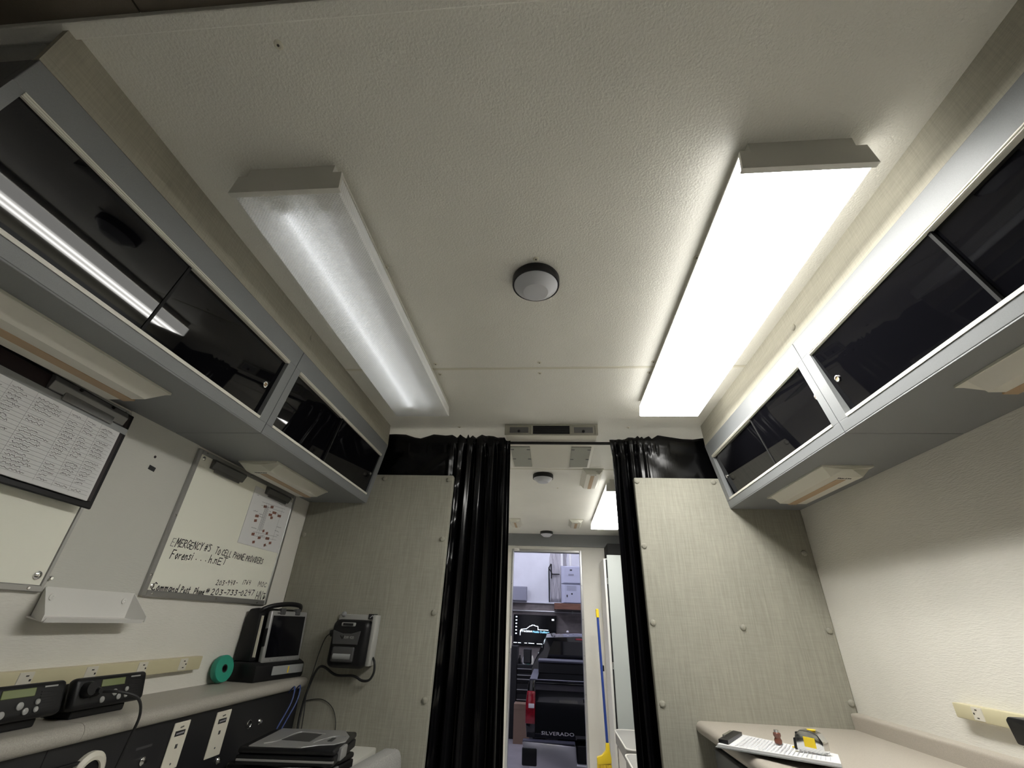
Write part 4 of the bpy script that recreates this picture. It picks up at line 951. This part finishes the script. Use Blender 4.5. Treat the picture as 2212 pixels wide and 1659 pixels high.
# furnace on wooden shelf
ws = thing('wooden_shelf', 'wooden platform shelf holding the furnace', 'shelf', (.9, 13.6, 1.58))
part('deck', box(.085, 1.9, 13.35, GY-.051, 1.69, 1.735), 'steel_grey', ws); part('front_board', box(.085, 1.9, 13.32, 13.35, 1.585, 1.735), 'wood', ws); part('side_board', box(.085, .12, 13.35, GY-.051, 1.585, 1.69), 'wood', ws)
fu = thing('furnace', 'pale two-section furnace standing on the wooden shelf', 'furnace', (.72, 13.6, 1.736))
part('cabinet', box(.285, 1.16, 13.42, 13.9, 1.736, 2.695), 'steel_grey', fu)
for z0, z1 in ((1.742, 2.215), (2.235, 2.690)):
    bm = B(); F = 13.42
    o4 = [bm.verts.new((x, F, z)) for x, z in ((.29, z0), (1.155, z0), (1.155, z1), (.29, z1))]
    i4 = [bm.verts.new((x, F-.05, z)) for x, z in ((.38, z0+.02), (1.065, z0+.02), (1.065, z1-.02), (.38, z1-.02))]
    bm.faces.new(i4); bm.faces.new(o4[::-1])
    for i in range(4): bm.faces.new((o4[i], o4[(i+1) % 4], i4[(i+1) % 4], i4[i]))
    bmesh.ops.recalc_face_normals(bm, faces=bm.faces)
    dr = part('cover', bm, 'furnace', fu)
    if z0 > 2:
        part('emblem', box(.535, .595, 13.362, 13.370, 2.57, 2.60), 'ink', dr); part('nameplate', box(.49, .64, 13.364, 13.370, 2.44, 2.485), 'steel_grey', dr)
    else:
        part('sight_hole', cyl((.575, 13.366, 1.975), (.575, 13.372, 1.975), .022, 14), 'ink', dr)
        part('handle', box(.425, .46, 13.36, 13.372, 1.89, 1.95, .003), 'dark_grey', dr)
        part('rating_print', strokes([[(.44, 2.06+i*.022), (.70, 2.06+i*.022)] for i in range(6)], .010, lambda u, v: (u, 13.368, v)), 'steel_grey', dr)
for x in (.32, .565):
    single('flue_pipe', cyl((x, 13.66, 2.697), (x, 13.66, 4.28), .036, 16), 'sheet_white', 'white vertical flue pipe above the furnace, '+('left' if x < .4 else 'right')+' of two', 'pipe', 'flue pipes', True)
pf = thing('hanging_rack', 'black pipe rack standing left of the furnace', 'rack', (0, 13.5, 1.776))
part('upright', cyl((-.05, 13.93, 1.776), (-.06, 13.93, 2.70), .018, 10), 'black_matte', pf, True)
part('brace', tube([(-.06, 13.93, 2.69), (.0, 13.93, 2.80), (.012, 13.93, 2.79), (.012, 13.93, 2.40)], .016, 8, False), 'black_matte', pf, True)
part('cross_bar', cyl((-.05, 13.93, 2.66), (.03, 13.90, 2.53), .014, 8), 'black_matte', pf, True); part('arm', cyl((.012, 13.93, 2.52), (.25, 13.93, 2.52), .014, 8), 'black_matte', pf, True)
bm = B(); g = []; rnd = random.Random(4)
for i in range(26):
    x = -.03+i*.02; g.append([bm.verts.new((x+.02*math.sin(j*1.3+i), 13.965+.012*math.sin(i*1.9+j*.7)+rnd.uniform(-.004, .004), 1.78+j*.13)) for j in range(19)])
for i in range(25):
    for j in range(18):
        bm.faces.new((g[i][j], g[i+1][j], g[i+1][j+1], g[i][j+1]))
ps = single('plastic_sheet', bm, 'plastic_sheet', 'crumpled translucent plastic sheet hanging behind the furnace', 'sheet', smooth=True)
ps.modifiers.new('thick', 'SOLIDIFY').thickness = .003
# screen with logo
tv = thing('monitor', 'large wall monitor showing a white pickup logo', 'monitor', (-.45, GY-.06, .69))
part('bezel', box(-1.065, .138, GY-.075, GY-.01, .685, 1.440, .008), 'black_plastic', tv)
sc = part('screen', box(-1.045, .118, GY-.079, GY-.0745, .715, 1.420), 'screen_dark', tv)
fn4 = lambda u, v: (u, GY-.0805, v)
part('logo_outline', strokes([[(-.87, .93), (-.87, 1.03), (-.84, 1.07), (-.70, 1.085), (-.60, 1.155), (-.555, 1.165), (-.545, 1.18), (-.47, 1.18), (-.46, 1.165), (-.40, 1.155), (-.375, 1.15), (-.37, 1.075), (-.09, 1.07)]], .014, fn4), 'tv_white', sc)
part('logo_text', text_bm('Precision', .085, basis((1, 0, 0), (0, 0, 1), (-.855, GY-.0805, 1.005)), .0005, .32), 'tv_white', sc)
part('logo_text', text_bm('Mobile Outfitters', .075, basis((1, 0, 0), (0, 0, 1), (-.52, GY-.0805, .995)), .0005, .46), 'tv_blue', sc)
for i in range(6): part('screen_icon', strokes([[(-.995, 1.375-i*.082), (-.975, 1.375-i*.082)]], .026, fn4), 'tv_white', sc)
part('screen_icon', strokes([[(.03, 1.33), (.06, 1.33)]], .04, fn4), 'tv_white', sc)
part('task_bar', strokes([[(-1.04, .745), (-.96, .745)], [(-.92, .742), (-.85, .742)], [(-.74, .742), (-.68, .742)], [(-.63, .742), (-.48, .738)], [(-.40, .735), (-.26, .733)]], .013, fn4), 'tv_white', sc)
# tool chest, bench items, cardboard box
tc = thing('tool_chest', 'tall black tool chest against the garage wall', 'tool chest', (-1.3, 13.2, GZ))
part('chest', box(-1.9, -.865, 12.75, 13.5, GZ, .70, .01), 'black_matte', tc)
rc = thing('rolling_cabinet', 'low black tool cabinet with bright drawer rails', 'tool cabinet', (-.66, 13.2, GZ))
part('body', box(-.86, -.455, 12.80, 13.5, GZ, .315, .01), 'black_matte', rc)
for z in (.225, .095, .01, -.2, -.4):
    dr = part('drawer', box(-.85, -.465, 12.785, 12.80, z-.075, z-.01, .002, 1), 'black_plastic', rc); part('drawer_rail', box(-.85, -.465, 12.775, 12.787, z-.01, z+.008), 'metal_grey', dr)
rnd = random.Random(12)
for i, (m, lb) in enumerate((('black_plastic', 'dark bottle on the tool cabinet, leftmost'), ('paper', 'white spray bottle on the tool cabinet'), ('teal', 'teal can on the tool cabinet'), ('plate', 'pale bottle on the tool cabinet beside the truck mirror'))):
    x = -.80+i*.105; r = .035
    single('bottle', lathe((x, 12.95, .3155), (0, 0, 1), [(r, 0), (r, .10+.02*(i % 2)), (r*.5, .14+.02*(i % 2)), (r*.4, .19), (0, .19)], 16), m, lb, 'bottle', 'bottles on the tool cabinet', True)
cb = thing('cardboard_box', 'tall brown cardboard box on the garage floor beside the truck', 'box', (-.66, 12.5, GZ))
part('carton', box(-.875, -.42, 12.30, 12.70, GZ, -.43), 'cardboard', cb)
part('flap', box(-.875, -.42, 12.295, 12.31, -.52, -.425), 'cardboard', cb); part('side_crease', box(-.88, -.874, 12.48, 12.52, GZ, -.43), 'paper', cb)

# pickup truck
tk = thing('pickup_truck', 'black pickup truck seen from behind through the doorway', 'truck', (.58, 11, GZ))
T0 = 8.6; LX, RX = -.42, 1.58
# bed sides
for s in (-1, 1):
    x_out = LX if s < 0 else RX; x_in = x_out+(-s)*.16
    cx = (lambda a: a)
    prof = [(x_out-s*.02, -.36), (x_out, -.15), (x_out-s*.005, .10), (x_out-s*.035, .33), (x_out-s*.06, .385), (x_in, .39), (x_in, -.36)]
    sd = part('bed_side', prism(prof, 'y', T0, 10.55, bev=.008), 'paint', tk, True)
    part('rail_cap', prism([(x_out-s*.055, .384), (x_out-s*.06, .402), (x_in-s*.02, .404), (x_in-s*.02, .384)], 'y', T0+.0, 10.5), 'bed_cap', sd)
    lx0, lx1 = sorted((x_out-s*.0, x_in+s*.008))
    tl = part('tail_lamp', prism([(x_out+s*.004, -.185), (x_in+s*.010, -.19), (x_in+s*.006, .238), (x_out-s*.022, .24), (x_out+s*.0, .08)], 'y', T0-.035, T0+.10, bev=.012), 'lamp_red', tk, True)
    part('reverse_lens', box(*sorted((x_out-s*.045, x_in+s*.020)), T0-.040, T0-.02, .015, .075, .006), 'lamp_clear', tl, True)
    part('lamp_divider', box(*sorted((x_out-s*.01, x_in+s*.012)), T0-.038, T0-.02, -.005, .004), 'lamp_red', tl)
    part('rear_wheel', lathe((x_out-s*.02, 9.75, GZ+.40), (-s, 0, 0), [(.0, 0), (.24, .0), (.26, .02), (.38, .01), (.40, .04), (.40, .24), (.38, .27), (0, .27)], 32), 'rubber', tk, True)
    part('front_wheel', lathe((x_out-s*.02, 13.15, GZ+.40), (-s, 0, 0), [(.0, 0), (.24, .0), (.26, .02), (.38, .01), (.40, .04), (.40, .24), (.38, .27), (0, .27)], 32), 'rubber', tk, True)
    mr = part('side_mirror', box(*sorted((x_out-s*-.02, x_out+s*.20)), 11.25, 11.36, .43, .72, .03, 3), 'black_plastic', tk, True)
    part('mirror_glass', box(*sorted((x_out+s*.05, x_out+s*.18)), 11.245, 11.255, .46, .69), 'glass_dark', mr)
part('bed_floor', box(LX+.16, RX-.16, T0+.05, 10.55, -.20, -.14), 'black_matte', tk)
part('bed_front', box(LX+.16, RX-.16, 10.48, 10.55, -.14, .39), 'black_matte', tk)
tg = part('tailgate', prism([(T0-.01, -.36), (T0-.02, -.30), (T0-.015, .10), (T0-.012, .26), (T0-.03, .30), (T0-.045, .36), (T0-.03, .392), (T0+.05, .395), (T0+.06, -.36)], 'x', LX+.152, RX-.152, bev=.006), 'paint', tk, True)
part('top_cap', box(LX+.152, RX-.152, T0-.035, T0+.05, .392, .400, .003), 'bed_cap', tg)
part('lettering', text_bm('SILVERADO', .062, basis((1, 0, 0), (0, 0, 1), (-.172, T0-.0225, -.312)), .002, .515), 'lamp_clear', tg)
part('emblem', prism([(.54, -.0), (.70, 0), (.70, .06), (.54, .06)], 'y', T0-.022, T0-.012), 'black_plastic', tg)
part('handle', box(.50, .74, T0-.03, T0-.01, .12, .17, .006), 'black_plastic', tg)
bp = part('bumper', prism([(LX-.035, -.375), (.36, -.405), (.37, -.62), (.80, -.62), (.81, -.405), (RX+.035, -.375), (RX+.02, -.60), (RX-.10, -.72), (LX+.10, -.72), (LX-.02, -.60)], 'y', T0-.17, T0-.03, bev=.02), 'bumper_chrome', tk, True)
part('step_pad', box(LX-.03, .35, T0-.165, T0-.02, -.392, -.372, .006), 'bed_cap', bp)
part('step_pad', box(.82, RX+.03, T0-.165, T0-.02, -.392, -.372, .006), 'bed_cap', bp)
for x0, x1 in ((LX-.038, LX+.19), (RX-.19, RX+.038)): part('corner_step', box(x0, x1, T0-.180, T0-.03, -.67, -.452, .02, 3), 'black_plastic', bp, True)
part('plate_recess', box(.38, .79, T0-.10, T0-.05, -.66, -.41, .01), 'black_plastic', bp)
part('hitch', box(.50, .66, T0-.10, T0+.1, -.86, -.73, .01), 'black_matte', tk)
part('frame', box(.1, 1.06, T0+.1, 13.4, -.75, -.45), 'black_matte', tk)
tbx = part('bed_box', box(-.245, RX-.17, 9.60, 10.10, .405, .60, .015), 'black_matte', tk)
part('lid', box(-.255, RX-.16, 9.585, 10.12, .575, .615, .012), 'bed_cap', tbx)
# cab: lofted shell with rear window
bm = B()
def cab_ring(y, hw_b, hw_t, zt): 
    c0 = (LX+RX)/2
    return [bm.verts.new(p) for p in ((c0-hw_b, y, -.40), (c0-hw_b-.01, y, .42), (c0-hw_t-.05, y, zt-.12), (c0-hw_t, y, zt-.02), (c0, y, zt+.02), (c0+hw_t, y, zt-.02), (c0+hw_t+.05, y, zt-.12), (c0+hw_b+.01, y, .42), (c0+hw_b, y, -.40))]
R = [cab_ring(10.60, .97, .72, .62), cab_ring(10.62, .98, .68, .98), cab_ring(10.85, .98, .68, 1.04), cab_ring(11.9, .98, .68, 1.05), cab_ring(12.45, .98, .70, .60), cab_ring(13.55, .96, .85, .40), cab_ring(13.75, .94, .84, .30)]
for A, Q in zip(R, R[1:]):
    for i in range(8): bm.faces.new((A[i], A[i+1], Q[i+1], Q[i]))
bm.faces.new(R[0]); bm.faces.new(R[-1][::-1]); bmesh.ops.recalc_face_normals(bm, faces=bm.faces)
cabp = part('cab', bm, 'paint', tk, 30)
part('rear_window', prism([(-.10, .57), (1.26, .57), (1.18, .80), (1.12, .90), (.04, .90), (-.02, .80)], 'y', 10.585, 10.60), 'glass_dark', cabp)
part('brake_light', box(.50, .66, 10.57, 10.60, .935, .965, .004), 'lamp_red', cabp)
part('roof_marker', lathe((.35, 10.9, 1.075), (0, -.3, 1), [(.03, 0), (.02, .02), (0, .022)], 14), 'lamp_clear', cabp, True)
